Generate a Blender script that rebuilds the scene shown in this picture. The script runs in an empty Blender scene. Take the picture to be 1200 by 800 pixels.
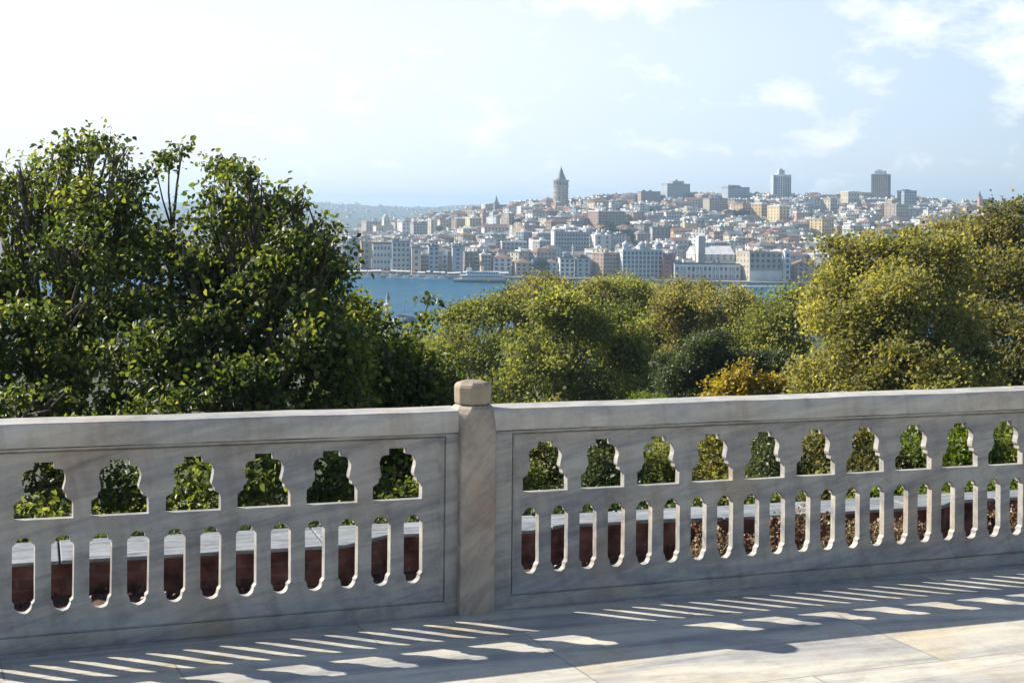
import bpy, math, random
import numpy as np
from mathutils import Vector, Matrix
from mathutils.geometry import tessellate_polygon

# ------------------------------------------------------------------ camera
SC = bpy.context.scene
COL = SC.collection
F = 1800.0          # focal length in pixels of the 1200 px wide photograph
HX, HY = 600.0, 245.0
ROLL = 0.010
CAMZ = 1.78
SEA = CAMZ - 50.0

cam_d = bpy.data.cameras.new("camera")
cam_d.sensor_width = 36.0
cam_d.lens = 54.0
cam_d.shift_y = -(400.0 - HY) / 1200.0
cam_d.clip_start = 0.05
cam_d.clip_end = 30000.0
cam = bpy.data.objects.new("camera", cam_d)
cr, sr = math.cos(ROLL), math.sin(ROLL)
cam.matrix_world = Matrix(((cr, -sr, 0, 0), (0, 0, -1, 0), (sr, cr, 0, CAMZ), (0, 0, 0, 1)))
COL.objects.link(cam)
SC.camera = cam

# ------------------------------------------------------------------ sun, sky, exposure
SUN = Vector((-1.30, 0.50, 1.03)).normalized()
SUN_EL = math.asin(SUN.z)
SUN_AZ = math.atan2(SUN.x, SUN.y)
SKY_STRENGTH = 0.070
SUN_STRENGTH = 4.9
SC.view_settings.view_transform = 'Standard'
SC.view_settings.look = 'None'
SC.view_settings.gamma = 1.0
SC.view_settings.use_curve_mapping = False
SC.view_settings.exposure = 0.72

sl = bpy.data.lights.new("sun", 'SUN')
sl.energy = SUN_STRENGTH
sl.angle = math.radians(0.5)
sl.color = (1.0, 0.93, 0.80)
so = bpy.data.objects.new("sun", sl)
so.rotation_euler = SUN.to_track_quat('Z', 'Y').to_euler()
so.location = (-60, 20, 60)
COL.objects.link(so)

world = bpy.data.worlds.new("World")
SC.world = world
world.use_nodes = True
wn = world.node_tree.nodes
wl = world.node_tree.links
wn.clear()


def wnode(t, **kw):
    n = wn.new(t)
    for k, v in kw.items():
        setattr(n, k, v)
    return n


sky = wnode('ShaderNodeTexSky', sky_type='NISHITA')
sky.sun_disc = False
sky.sun_elevation = SUN_EL
sky.sun_rotation = SUN_AZ
sky.altitude = 50
sky.air_density = 1.0
sky.dust_density = 0.9
sky.ozone_density = 2.0
tc = wnode('ShaderNodeTexCoord')
mp = wnode('ShaderNodeMapping')
mp.inputs['Scale'].default_value = (1.0, 1.0, 2.0)
wl.new(tc.outputs['Generated'], mp.inputs['Vector'])
n1 = wnode('ShaderNodeTexNoise')
n1.inputs['Scale'].default_value = 24.0
n1.inputs['Detail'].default_value = 9.0
n1.inputs['Roughness'].default_value = 0.62
n1.inputs['Distortion'].default_value = 0.25
wl.new(mp.outputs[0], n1.inputs['Vector'])


def dir_of(x, y):
    u, v = (x - HX) / F, (HY - y) / F
    return Vector((u * cr - v * sr, 1.0, u * sr + v * cr)).normalized()


def wmath(op, a, b=None, clamp=False):
    m = wnode('ShaderNodeMath', operation=op)
    m.use_clamp = clamp
    for i, q in enumerate((a, b)):
        if q is None:
            continue
        if isinstance(q, (int, float)):
            m.inputs[i].default_value = q
        else:
            wl.new(q, m.inputs[i])
    return m.outputs[0]


def blob(x, y, rx, ry, gain):
    """weight of a cloud bank round one direction of the sky"""
    d = dir_of(x, y)
    sub = wnode('ShaderNodeVectorMath', operation='SUBTRACT')
    wl.new(tc.outputs['Generated'], sub.inputs[0])
    sub.inputs[1].default_value = d
    mul = wnode('ShaderNodeVectorMath', operation='MULTIPLY')
    wl.new(sub.outputs[0], mul.inputs[0])
    mul.inputs[1].default_value = (F / rx, F / rx, F / ry)
    ln = wnode('ShaderNodeVectorMath', operation='LENGTH')
    wl.new(mul.outputs[0], ln.inputs[0])
    a = wmath('SUBTRACT', 1.0, ln.outputs['Value'], True)
    return wmath('MULTIPLY', a, gain)


w = None
for b in ((1135, 5, 170, 90, .24), (1215, 50, 70, 60, .13), (1050, 15, 70, 50, .12), (928, 112, 52, 34, .22), (968, 162, 58, 32, .23),
          (860, 178, 56, 24, .18), (735, 168, 90, 28, .16), (710, -10, 160, 40, .34), (560, 150, 100, 44, .12),
          (440, 120, 130, 56, .12), (1190, 110, 60, 40, .2)):
    q = blob(*b)
    w = q if w is None else wmath('ADD', w, q)
dens = wmath('ADD', n1.outputs['Fac'], w)
mr = wnode('ShaderNodeMapRange')
mr.inputs['From Min'].default_value = 0.57
mr.inputs['From Max'].default_value = 0.84
wl.new(dens, mr.inputs['Value'])
cmix = wnode('ShaderNodeMixRGB')
cmix.inputs['Color2'].default_value = (11.2, 11.2, 11.3, 1)
wl.new(wmath('MULTIPLY', mr.outputs[0], 0.8), cmix.inputs['Fac'])
# bright summer veil low in the sky on the sun's side
dt = wnode('ShaderNodeVectorMath', operation='DOT_PRODUCT')
wl.new(tc.outputs['Generated'], dt.inputs[0])
dt.inputs[1].default_value = SUN
vr = wnode('ShaderNodeMapRange', interpolation_type='SMOOTHSTEP')
vr.inputs['From Min'].default_value = -0.45
vr.inputs['From Max'].default_value = 0.50
wl.new(dt.outputs['Value'], vr.inputs['Value'])
sp = wnode('ShaderNodeSeparateXYZ')
wl.new(tc.outputs['Generated'], sp.inputs[0])
ve = wnode('ShaderNodeMapRange', interpolation_type='SMOOTHSTEP')
ve.inputs['From Min'].default_value = 0.08
ve.inputs['From Max'].default_value = 0.34
ve.inputs['To Min'].default_value = 1.0
ve.inputs['To Max'].default_value = 0.0
wl.new(sp.outputs['Z'], ve.inputs['Value'])
vmix = wnode('ShaderNodeMixRGB')
vcol = wnode('ShaderNodeMixRGB')
vcol.inputs['Color1'].default_value = (7.0, 8.9, 11.4, 1)
vcol.inputs['Color2'].default_value = (9.6, 9.7, 9.8, 1)
vc = wnode('ShaderNodeMapRange', interpolation_type='SMOOTHSTEP')
vc.inputs['From Min'].default_value = -0.05
vc.inputs['From Max'].default_value = 0.62
wl.new(dt.outputs['Value'], vc.inputs['Value'])
wl.new(vc.outputs[0], vcol.inputs['Fac'])
wl.new(vcol.outputs[0], vmix.inputs['Color2'])
wl.new(wmath('MULTIPLY', wmath('MULTIPLY', vr.outputs[0], ve.outputs[0]), 0.97), vmix.inputs['Fac'])
wl.new(sky.outputs[0], vmix.inputs['Color1'])
wl.new(vmix.outputs[0], cmix.inputs['Color1'])
bg = wnode('ShaderNodeBackground')
bg.inputs['Strength'].default_value = SKY_STRENGTH
wl.new(cmix.outputs[0], bg.inputs['Color'])
wo = wnode('ShaderNodeOutputWorld')
wl.new(bg.outputs[0], wo.inputs['Surface'])

SC.render.engine = 'CYCLES'
SC.cycles.use_denoising = True
SC.cycles.max_bounces = 8
SC.cycles.diffuse_bounces = 3
SC.cycles.transmission_bounces = 4
SC.cycles.volume_bounces = 1
SC.cycles.transparent_max_bounces = 8
SC.cycles.caustics_reflective = False
SC.cycles.caustics_refractive = False


# ------------------------------------------------------------------ helpers
def P(x, y, Z):
    """world point seen at pixel (x, y) of the photograph at distance Z ahead of the camera"""
    u, v = (x - HX) / F, (HY - y) / F
    return Vector(((u * cr - v * sr) * Z, Z, CAMZ + (u * sr + v * cr) * Z))


def proj(X, Y, Zw):
    a, b = X / Y, (Zw - CAMZ) / Y
    u = a * cr + b * sr
    v = -a * sr + b * cr
    return HX + u * F, HY - v * F


def tag(o, label=None, cat=None, group=None, kind=None):
    if label:
        o['label'] = label
    if cat:
        o['category'] = cat
    if group:
        o['group'] = group
    if kind:
        o['kind'] = kind
    return o


def empty(name, loc=(0, 0, 0), label=None, cat=None, group=None, rz=0.0):
    o = bpy.data.objects.new(name, None)
    o.empty_display_size = 0.2
    COL.objects.link(o)
    o.location = loc
    o.rotation_euler = (0, 0, rz)
    tag(o, label, cat, group)
    return o


class MB:
    """collects shapes, links them as one mesh object"""

    def __init__(self):
        self.v, self.f, self.m = [], [], []

    def add(self, verts, faces, mat=0):
        n = len(self.v)
        self.v.extend([tuple(p) for p in verts])
        self.f.extend([tuple(i + n for i in f) for f in faces])
        self.m.extend([mat] * len(faces))

    def box(self, x0, x1, y0, y1, z0, z1, mat=0, T=None):
        vs = [Vector(p) for p in ((x0, y0, z0), (x1, y0, z0), (x1, y1, z0), (x0, y1, z0),
                                  (x0, y0, z1), (x1, y0, z1), (x1, y1, z1), (x0, y1, z1))]
        if T:
            vs = [T(p) for p in vs]
        self.add(vs, [(0, 3, 2, 1), (4, 5, 6, 7), (0, 1, 5, 4), (1, 2, 6, 5), (2, 3, 7, 6), (3, 0, 4, 7)], mat)

    def prism(self, pts, z0, z1, mat=0, T=None, top=None):
        """pts CCW outline; top optional outline at z1"""
        n = len(pts)
        top = top or pts
        vs = [Vector((p[0], p[1], z0)) for p in pts] + [Vector((p[0], p[1], z1)) for p in top]
        if T:
            vs = [T(p) for p in vs]
        fs = [tuple(range(n - 1, -1, -1)), tuple(range(n, 2 * n))]
        fs += [(i, (i + 1) % n, n + (i + 1) % n, n + i) for i in range(n)]
        self.add(vs, fs, mat)

    def lathe(self, prof, n=16, c=(0, 0), mat=0, cap=True):
        vs, fs = [], []
        for r, z in prof:
            for k in range(n):
                a = 2 * math.pi * k / n
                vs.append((c[0] + r * math.cos(a), c[1] + r * math.sin(a), z))
        for i in range(len(prof) - 1):
            for k in range(n):
                k2 = (k + 1) % n
                fs.append((i * n + k, i * n + k2, (i + 1) * n + k2, (i + 1) * n + k))
        if cap:
            fs.append(tuple(range(n - 1, -1, -1)))
            fs.append(tuple(range((len(prof) - 1) * n, len(prof) * n)))
        self.add(vs, fs, mat)

    def tube(self, pts, rad, n=6, mat=0):
        pts = [Vector(p) for p in pts]
        vs, fs = [], []
        for i, p in enumerate(pts):
            d = (pts[min(i + 1, len(pts) - 1)] - pts[max(i - 1, 0)])
            if d.length < 1e-6:
                d = Vector((0, 0, 1))
            d.normalize()
            a = d.cross(Vector((0.3, 1, 0.2))).normalized()
            b = d.cross(a)
            for k in range(n):
                t = 2 * math.pi * k / n
                vs.append(p + (a * math.cos(t) + b * math.sin(t)) * rad[i])
        for i in range(len(pts) - 1):
            for k in range(n):
                k2 = (k + 1) % n
                fs.append((i * n + k, i * n + k2, (i + 1) * n + k2, (i + 1) * n + k))
        fs.append(tuple(range(n - 1, -1, -1)))
        fs.append(tuple(range((len(pts) - 1) * n, len(pts) * n)))
        self.add(vs, fs, mat)

    def mesh(self, name, mats, origin=None):
        me = bpy.data.meshes.new(name)
        v = self.v
        if origin is not None:
            ox, oy, oz = origin
            v = [(p[0] - ox, p[1] - oy, p[2] - oz) for p in v]
        me.from_pydata(v, [], self.f)
        for m in (mats if isinstance(mats, (list, tuple)) else [mats]):
            me.materials.append(m)
        me.polygons.foreach_set('material_index', self.m)
        me.update()
        return me

    def build(self, name, mats, parent=None, smooth=False, bevel=0.0, world=True):
        """verts are world coordinates unless world=False (then local to the parent)"""
        org = None
        if parent is not None and world:
            org = parent.location.copy()
            pp = parent.parent
            while pp is not None:
                org += pp.location
                pp = pp.parent
        me = self.mesh(name, mats, org)
        o = bpy.data.objects.new(name, me)
        COL.objects.link(o)
        if parent is not None:
            o.parent = parent
        if smooth:
            me.polygons.foreach_set('use_smooth', [True] * len(me.polygons))
        if bevel:
            b = o.modifiers.new('bevel', 'BEVEL')
            b.width = bevel
            b.segments = 2
            b.limit_method = 'ANGLE'
            b.angle_limit = math.radians(35)
        return o


# ------------------------------------------------------------------ materials
def mat_nodes(name):
    m = bpy.data.materials.new(name)
    m.use_nodes = True
    nt = m.node_tree
    b = nt.nodes['Principled BSDF']
    return m, nt.nodes, nt.links, b


def ramp(nd, stops, interp='LINEAR'):
    r = nd.new('ShaderNodeValToRGB')
    r.color_ramp.interpolation = interp
    e = r.color_ramp.elements
    while len(e) < len(stops):
        e.new(0.5)
    for i, (p, c) in enumerate(stops):
        e[i].position = p
        e[i].color = (c[0], c[1], c[2], 1)
    return r


def mat_plain(name, col, rough=0.8, var=0.12, scale=1.0, metal=0.0, bump=0.0):
    m, nd, lk, b = mat_nodes(name)
    t = nd.new('ShaderNodeTexCoord')
    n = nd.new('ShaderNodeTexNoise')
    n.inputs['Scale'].default_value = scale
    n.inputs['Detail'].default_value = 6
    lk.new(t.outputs['Object'], n.inputs['Vector'])
    r = ramp(nd, [(0.3, [c * (1 - var) for c in col]), (0.7, [min(1, c * (1 + var)) for c in col])])
    lk.new(n.outputs['Fac'], r.inputs['Fac'])
    lk.new(r.outputs[0], b.inputs['Base Color'])
    b.inputs['Roughness'].default_value = rough
    b.inputs['Metallic'].default_value = metal
    if bump:
        bp = nd.new('ShaderNodeBump')
        bp.inputs['Strength'].default_value = bump
        bp.inputs['Distance'].default_value = 0.02
        lk.new(n.outputs['Fac'], bp.inputs['Height'])
        lk.new(bp.outputs[0], b.inputs['Normal'])
    return m


def mat_marble(name, base, vein, warm, rot=0.0, rough=0.55, joints=False, vscale=1.0, dirt=True, thin=0.5):
    m, nd, lk, b = mat_nodes(name)
    t = nd.new('ShaderNodeTexCoord')
    mp = nd.new('ShaderNodeMapping')
    mp.inputs['Rotation'].default_value = (0, rot, math.radians(-23))
    lk.new(t.outputs['Object'], mp.inputs['Vector'])
    vec = mp.outputs[0]
    brick = None
    if joints:
        mp2 = nd.new('ShaderNodeMapping')
        mp2.inputs['Rotation'].default_value = (0, 0, math.radians(-22.7))
        mp2.inputs['Location'].default_value = (0.35, -0.42, 0)
        lk.new(t.outputs['Object'], mp2.inputs['Vector'])
        brick = nd.new('ShaderNodeTexBrick')
        brick.inputs['Color1'].default_value = (0, 0, 0, 1)
        brick.inputs['Color2'].default_value = (1, 1, 1, 1)
        brick.inputs['Mortar'].default_value = (.5, .5, .5, 1)
        brick.inputs['Scale'].default_value = 1.0
        brick.inputs['Mortar Size'].default_value = 0.0045
        brick.inputs['Mortar Smooth'].default_value = 0.2
        brick.inputs['Brick Width'].default_value = 1.45
        brick.inputs['Row Height'].default_value = 0.92
        brick.offset = 0.43
        lk.new(mp2.outputs[0], brick.inputs['Vector'])
        # every slab is cut from another block: shift and turn the veins per slab
        off = nd.new('ShaderNodeVectorMath')
        off.operation = 'SCALE'
        off.inputs['Scale'].default_value = 7.0
        lk.new(brick.outputs['Color'], off.inputs[0])
        ad = nd.new('ShaderNodeVectorMath')
        ad.operation = 'ADD'
        lk.new(mp.outputs[0], ad.inputs[0])
        lk.new(off.outputs[0], ad.inputs[1])
        vec = ad.outputs[0]
    # long diagonal veins
    sc = nd.new('ShaderNodeMapping')
    sc.inputs['Rotation'].default_value = (0.3, math.radians(25), math.radians(32))
    sc.inputs['Scale'].default_value = (0.6 * vscale, 4.2 * vscale, 4.2 * vscale)
    lk.new(vec, sc.inputs['Vector'])
    n1 = nd.new('ShaderNodeTexNoise')
    n1.inputs['Scale'].default_value = 1.7
    n1.inputs['Detail'].default_value = 9
    n1.inputs['Roughness'].default_value = 0.62
    n1.inputs['Distortion'].default_value = 0.9
    lk.new(sc.outputs[0], n1.inputs['Vector'])
    r1 = ramp(nd, [(0.32, vein), (0.46, [(a * 0.6 + b_ * 0.4) for a, b_ in zip(base, vein)]), (0.56, base),
                   (0.78, [min(1, c * 1.08) for c in base])])
    lk.new(n1.outputs['Fac'], r1.inputs['Fac'])
    # thin sharp veins
    sc2 = nd.new('ShaderNodeMapping')
    sc2.inputs['Rotation'].default_value = (0.1, math.radians(31), math.radians(38))
    sc2.inputs['Scale'].default_value = (0.7 * vscale, 6.5 * vscale, 6.5 * vscale)
    lk.new(vec, sc2.inputs['Vector'])
    nv = nd.new('ShaderNodeTexNoise')
    nv.inputs['Scale'].default_value = 1.1
    nv.inputs['Detail'].default_value = 12
    nv.inputs['Roughness'].default_value = 0.68
    nv.inputs['Distortion'].default_value = 0.5
    lk.new(sc2.outputs[0], nv.inputs['Vector'])
    rv = ramp(nd, [(0.44, (1, 1, 1)), (0.485, (0.60, 0.61, 0.65)), (0.50, (0.74, 0.75, 0.77)), (0.55, (1, 1, 1))])
    lk.new(nv.outputs['Fac'], rv.inputs['Fac'])
    mv = nd.new('ShaderNodeMixRGB')
    mv.blend_type = 'MULTIPLY'
    mv.inputs['Fac'].default_value = thin
    lk.new(r1.outputs[0], mv.inputs['Color1'])
    lk.new(rv.outputs[0], mv.inputs['Color2'])
    r1 = mv
    # warm, rusty patches
    n2 = nd.new('ShaderNodeTexNoise')
    n2.inputs['Scale'].default_value = 2.3
    n2.inputs['Detail'].default_value = 5
    lk.new(vec, n2.inputs['Vector'])
    r2 = ramp(nd, [(0.52, (0, 0, 0)), (0.72, (1, 1, 1))])
    lk.new(n2.outputs['Fac'], r2.inputs['Fac'])
    mx = nd.new('ShaderNodeMixRGB')
    mx.blend_type = 'MULTIPLY'
    mx.inputs['Color2'].default_value = (*warm, 1)
    lk.new(r2.outputs[0], mx.inputs['Fac'])
    lk.new(r1.outputs[0], mx.inputs['Color1'])
    out = mx.outputs[0]
    if dirt:
        n3 = nd.new('ShaderNodeTexNoise')
        n3.inputs['Scale'].default_value = 9.0
        n3.inputs['Detail'].default_value = 10
        n3.inputs['Roughness'].default_value = 0.7
        lk.new(vec, n3.inputs['Vector'])
        r3 = ramp(nd, [(0.30, (0.55, 0.53, 0.50)), (0.52, (1, 1, 1))])
        lk.new(n3.outputs['Fac'], r3.inputs['Fac'])
        m3 = nd.new('ShaderNodeMixRGB')
        m3.blend_type = 'MULTIPLY'
        m3.inputs['Fac'].default_value = 0.55
        lk.new(out, m3.inputs['Color1'])
        lk.new(r3.outputs[0], m3.inputs['Color2'])
        out = m3.outputs[0]
    if not joints:
        mr_ = nd.new('ShaderNodeMapping')
        mr_.inputs['Scale'].default_value = (9, 9, 0.7)
        lk.new(mp.outputs[0], mr_.inputs['Vector'])
        nr = nd.new('ShaderNodeTexNoise')
        nr.inputs['Scale'].default_value = 1.6
        nr.inputs['Detail'].default_value = 7
        lk.new(mr_.outputs[0], nr.inputs['Vector'])
        rr = ramp(nd, [(0.36, (0.66, 0.63, 0.60)), (0.50, (1, 1, 1))])
        lk.new(nr.outputs['Fac'], rr.inputs['Fac'])
        mq = nd.new('ShaderNodeMixRGB')
        mq.blend_type = 'MULTIPLY'
        mq.inputs['Fac'].default_value = 0.4
        lk.new(out, mq.inputs['Color1'])
        lk.new(rr.outputs[0], mq.inputs['Color2'])
        out = mq.outputs[0]
    if joints:
        hs = nd.new('ShaderNodeMapRange')
        hs.inputs['To Min'].default_value = 0.86
        hs.inputs['To Max'].default_value = 1.08
        lk.new(brick.outputs['Color'], hs.inputs['Value'])
        m5 = nd.new('ShaderNodeMixRGB')
        m5.blend_type = 'MULTIPLY'
        m5.inputs['Fac'].default_value = 1.0
        lk.new(out, m5.inputs['Color1'])
        lk.new(hs.outputs[0], m5.inputs['Color2'])
        m4 = nd.new('ShaderNodeMixRGB')
        m4.inputs['Color2'].default_value = (0.20, 0.18, 0.15, 1)
        mm = nd.new('ShaderNodeMath')
        mm.operation = 'MULTIPLY'
        mm.inputs[1].default_value = 0.65
        lk.new(brick.outputs['Fac'], mm.inputs[0])
        lk.new(mm.outputs[0], m4.inputs['Fac'])
        lk.new(m5.outputs[0], m4.inputs['Color1'])
        out = m4.outputs[0]
    lk.new(out, b.inputs['Base Color'])
    b.inputs['Roughness'].default_value = rough
    nb = nd.new('ShaderNodeTexNoise')
    nb.inputs['Scale'].default_value = 60
    nb.inputs['Detail'].default_value = 6
    lk.new(t.outputs['Object'], nb.inputs['Vector'])
    bp = nd.new('ShaderNodeBump')
    bp.inputs['Strength'].default_value = 0.25
    bp.inputs['Distance'].default_value = 0.004
    lk.new(nb.outputs['Fac'], bp.inputs['Height'])
    lk.new(bp.outputs[0], b.inputs['Normal'])
    return m


def mat_leaf(name, cols, glow, rough=0.42, trans=0.42, gloss=0.5):
    """cols: ramp colours along the per-leaf tint; glow: tint of the light that comes through"""
    m, nd, lk, b = mat_nodes(name)
    nd.remove(b)
    at = nd.new('ShaderNodeAttribute')
    at.attribute_name = 'tint'
    k = len(cols)
    r = ramp(nd, [(i / (k - 1), c) for i, c in enumerate(cols)])
    lk.new(at.outputs['Fac'], r.inputs['Fac'])
    d = nd.new('ShaderNodeBsdfPrincipled')
    d.inputs['Roughness'].default_value = rough
    d.inputs['Specular IOR Level'].default_value = gloss
    lk.new(r.outputs[0], d.inputs['Base Color'])
    tr = nd.new('ShaderNodeBsdfTranslucent')
    mg = nd.new('ShaderNodeMixRGB')
    mg.blend_type = 'MULTIPLY'
    mg.inputs['Fac'].default_value = 1.0
    mg.inputs['Color2'].default_value = (*glow, 1)
    lk.new(r.outputs[0], mg.inputs['Color1'])
    lk.new(mg.outputs[0], tr.inputs['Color'])
    mx = nd.new('ShaderNodeMixShader')
    mx.inputs['Fac'].default_value = trans
    lk.new(d.outputs[0], mx.inputs[1])
    lk.new(tr.outputs[0], mx.inputs[2])
    lk.new(mx.outputs[0], nd['Material Output'].inputs['Surface'])
    return m


M = {}
M['marble'] = mat_marble('balustrade_marble', (0.47, 0.45, 0.415), (0.25, 0.25, 0.27), (0.95, 0.84, 0.74), rot=0.2)
M['marble_rail'] = mat_marble('rail_marble', (0.58, 0.555, 0.51), (0.35, 0.345, 0.345), (0.97, 0.88, 0.78), rot=0.1, vscale=0.8, rough=0.4, thin=0.25)
M['marble_post'] = mat_marble('post_marble', (0.47, 0.405, 0.335), (0.25, 0.225, 0.215), (0.95, 0.72, 0.58), rot=0.9, vscale=1.4)
M['marble_cap'] = mat_marble('cap_limestone', (0.46, 0.385, 0.285), (0.28, 0.23, 0.17), (0.95, 0.85, 0.7), vscale=0.6)
M['floor'] = mat_marble('terrace_marble', (0.69, 0.65, 0.56), (0.33, 0.34, 0.37), (0.97, 0.88, 0.74), joints=True, vscale=0.7, rough=0.5, thin=0.4)
M['coping'] = mat_marble('coping_marble', (0.35, 0.37, 0.39), (0.19, 0.21, 0.24), (0.90, 0.86, 0.80), vscale=1.6, thin=0.9)
M['bark'] = mat_plain('bark', (0.15, 0.125, 0.10), 0.9, 0.35, 12, bump=0.6)
M['bark_pale'] = mat_plain('bark_pale', (0.20, 0.17, 0.13), 0.9, 0.35, 6, bump=0.4)
M['mound'] = mat_plain('hillside_ground', (0.045, 0.055, 0.02), 0.95, 0.4, 0.8, bump=0.5)


# brick wall under the coping
def mat_brick():
    m, nd, lk, b = mat_nodes('garden_wall_brick')
    t = nd.new('ShaderNodeTexCoord')
    mp = nd.new('ShaderNodeMapping')
    mp.inputs['Rotation'].default_value = (math.radians(90), 0, 0)
    lk.new(t.outputs['Object'], mp.inputs['Vector'])
    bk = nd.new('ShaderNodeTexBrick')
    bk.inputs['Color1'].default_value = (0.19, 0.082, 0.066, 1)
    bk.inputs['Color2'].default_value = (0.125, 0.06, 0.05, 1)
    bk.inputs['Mortar'].default_value = (0.15, 0.10, 0.085, 1)
    bk.inputs['Brick Width'].default_value = 0.26
    bk.inputs['Row Height'].default_value = 0.065
    bk.inputs['Mortar Size'].default_value = 0.008
    bk.inputs['Scale'].default_value = 1.0
    lk.new(mp.outputs[0], bk.inputs['Vector'])
    n = nd.new('ShaderNodeTexNoise')
    n.inputs['Scale'].default_value = 5
    n.inputs['Detail'].default_value = 8
    lk.new(t.outputs['Object'], n.inputs['Vector'])
    n.inputs['Scale'].default_value = 8
    r = ramp(nd, [(0.32, (0.25, 0.22, 0.22)), (0.5, (0.9, 0.85, 0.85)), (0.7, (1.5, 1.45, 1.4))])
    lk.new(n.outputs['Fac'], r.inputs['Fac'])
    mx = nd.new('ShaderNodeMixRGB')
    mx.blend_type = 'MULTIPLY'
    mx.inputs['Fac'].default_value = 1
    lk.new(bk.outputs['Color'], mx.inputs['Color1'])
    lk.new(r.outputs[0], mx.inputs['Color2'])
    lk.new(mx.outputs[0], b.inputs['Base Color'])
    b.inputs['Roughness'].default_value = 0.9
    return m


M['brick'] = mat_brick()
M['soil'] = mat_plain('bed_soil', (0.095, 0.050, 0.038), 0.95, 0.45, 7, bump=0.8)


def mat_water():
    m, nd, lk, b = mat_nodes('sea_water')
    t = nd.new('ShaderNodeTexCoord')
    mp = nd.new('ShaderNodeMapping')
    mp.inputs['Scale'].default_value = (0.05, 0.14, 0.1)
    lk.new(t.outputs['Object'], mp.inputs['Vector'])
    n = nd.new('ShaderNodeTexNoise')
    n.inputs['Scale'].default_value = 1.6
    n.inputs['Detail'].default_value = 8
    n.inputs['Roughness'].default_value = 0.65
    lk.new(mp.outputs[0], n.inputs['Vector'])
    r = ramp(nd, [(0.3, (0.002, 0.065, 0.145)), (0.7, (0.014, 0.15, 0.27))])
    lk.new(n.outputs['Fac'], r.inputs['Fac'])
    lk.new(r.outputs[0], b.inputs['Base Color'])
    b.inputs['Roughness'].default_value = 0.35
    b.inputs['Specular IOR Level'].default_value = 0.22
    b.inputs['IOR'].default_value = 1.33
    bp = nd.new('ShaderNodeBump')
    bp.inputs['Strength'].default_value = 1.0
    bp.inputs['Distance'].default_value = 3.5
    lk.new(n.outputs['Fac'], bp.inputs['Height'])
    lk.new(bp.outputs[0], b.inputs['Normal'])
    return m


M['water'] = mat_water()
M['hill'] = mat_plain('city_ground', (0.13, 0.125, 0.11), 0.95, 0.35, 0.03)
M['far'] = mat_plain('far_hill_ground', (0.075, 0.085, 0.075), 0.95, 0.25, 0.006)
M['quay'] = mat_plain('quay_stone', (0.30, 0.29, 0.27), 0.9, 0.2, 0.3)
M['glass'] = mat_plain('window_dark', (0.055, 0.065, 0.08), 0.35, 0.2, 0.5)
WALLS = {'cream': (0.66, 0.58, 0.44), 'white': (0.76, 0.74, 0.70), 'ochre': (0.60, 0.43, 0.24), 'beige': (0.52, 0.45, 0.36),
         'pink': (0.56, 0.36, 0.28), 'grey': (0.40, 0.40, 0.40), 'pale grey': (0.58, 0.59, 0.60), 'brown': (0.36, 0.26, 0.20),
         'yellow': (0.78, 0.62, 0.36), 'dark grey': (0.22, 0.22, 0.24), 'blue': (0.16, 0.30, 0.48), 'red': (0.40, 0.13, 0.10),
         'blue grey': (0.42, 0.48, 0.54)}
for k_, c_ in WALLS.items():
    M['w_' + k_] = mat_plain('plaster_' + k_.replace(' ', '_'), [q * (.92 if k_ != 'white' else 1) for q in c_], 0.85, 0.16, 0.12)
ROOFS = {'terracotta': (0.25, 0.145, 0.105), 'grey': (0.22, 0.22, 0.23), 'white': (0.78, 0.78, 0.77), 'dark': (0.13, 0.13, 0.14),
         'rust red': (0.18, 0.11, 0.095), 'sand': (0.46, 0.40, 0.32)}
for k_, c_ in ROOFS.items():
    M['r_' + k_] = mat_plain('roofing_' + k_.replace(' ', '_'), c_, 0.85, 0.18, 0.3)
M['white_paint'] = mat_plain('white_paint', (0.80, 0.80, 0.79), 0.45, 0.04, 1.0)
M['hull'] = mat_plain('hull_dark', (0.05, 0.05, 0.06), 0.5, 0.1, 1.0)
M['lead'] = mat_plain('lead_roof', (0.22, 0.26, 0.30), 0.6, 0.15, 0.5)
M['stone'] = mat_plain('tower_stone', (0.36, 0.33, 0.29), 0.9, 0.22, 0.35)

# leaf materials
L = {}
L['broad'] = mat_leaf('leaf_broad_green', [(0.046, 0.065, 0.031), (0.106, 0.139, 0.050), (0.217, 0.236, 0.082), (0.383, 0.345, 0.152)], (1.7, 1.75, 0.6), trans=0.50)
L['broad_pale'] = mat_leaf('leaf_sage_green', [(0.050, 0.068, 0.024), (0.105, 0.132, 0.037), (0.187, 0.204, 0.055), (0.297, 0.275, 0.088)], (1.7, 1.75, 0.6), trans=0.48)
L['autumn'] = mat_leaf('leaf_turning', [(0.045, 0.052, 0.020), (0.09, 0.090, 0.030), (0.15, 0.135, 0.045), (0.23, 0.17, 0.06)], (1.7, 1.6, 0.6), trans=0.42)
L['plane'] = mat_leaf('leaf_plane_olive', [(0.110, 0.117, 0.054), (0.215, 0.212, 0.089), (0.341, 0.321, 0.139), (0.496, 0.452, 0.226)], (1.8, 1.75, 0.55), trans=0.46, rough=0.6, gloss=0.25)
L['plane_green'] = mat_leaf('leaf_plane_green', [(0.097, 0.116, 0.049), (0.185, 0.201, 0.083), (0.289, 0.300, 0.120), (0.407, 0.396, 0.185)], (1.8, 1.8, 0.55), trans=0.46, rough=0.6, gloss=0.25)
L['brownish'] = mat_leaf('leaf_plane_bronze', [(0.100, 0.101, 0.056), (0.188, 0.184, 0.089), (0.281, 0.266, 0.129), (0.397, 0.362, 0.191)], (1.8, 1.7, 0.55), trans=0.46, rough=0.6, gloss=0.25)
L['dark'] = mat_leaf('leaf_dark_fine', [(0.043, 0.060, 0.029), (0.072, 0.094, 0.041), (0.110, 0.136, 0.053), (0.156, 0.178, 0.066)], (1.6, 1.6, 0.7), trans=0.35)
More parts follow.
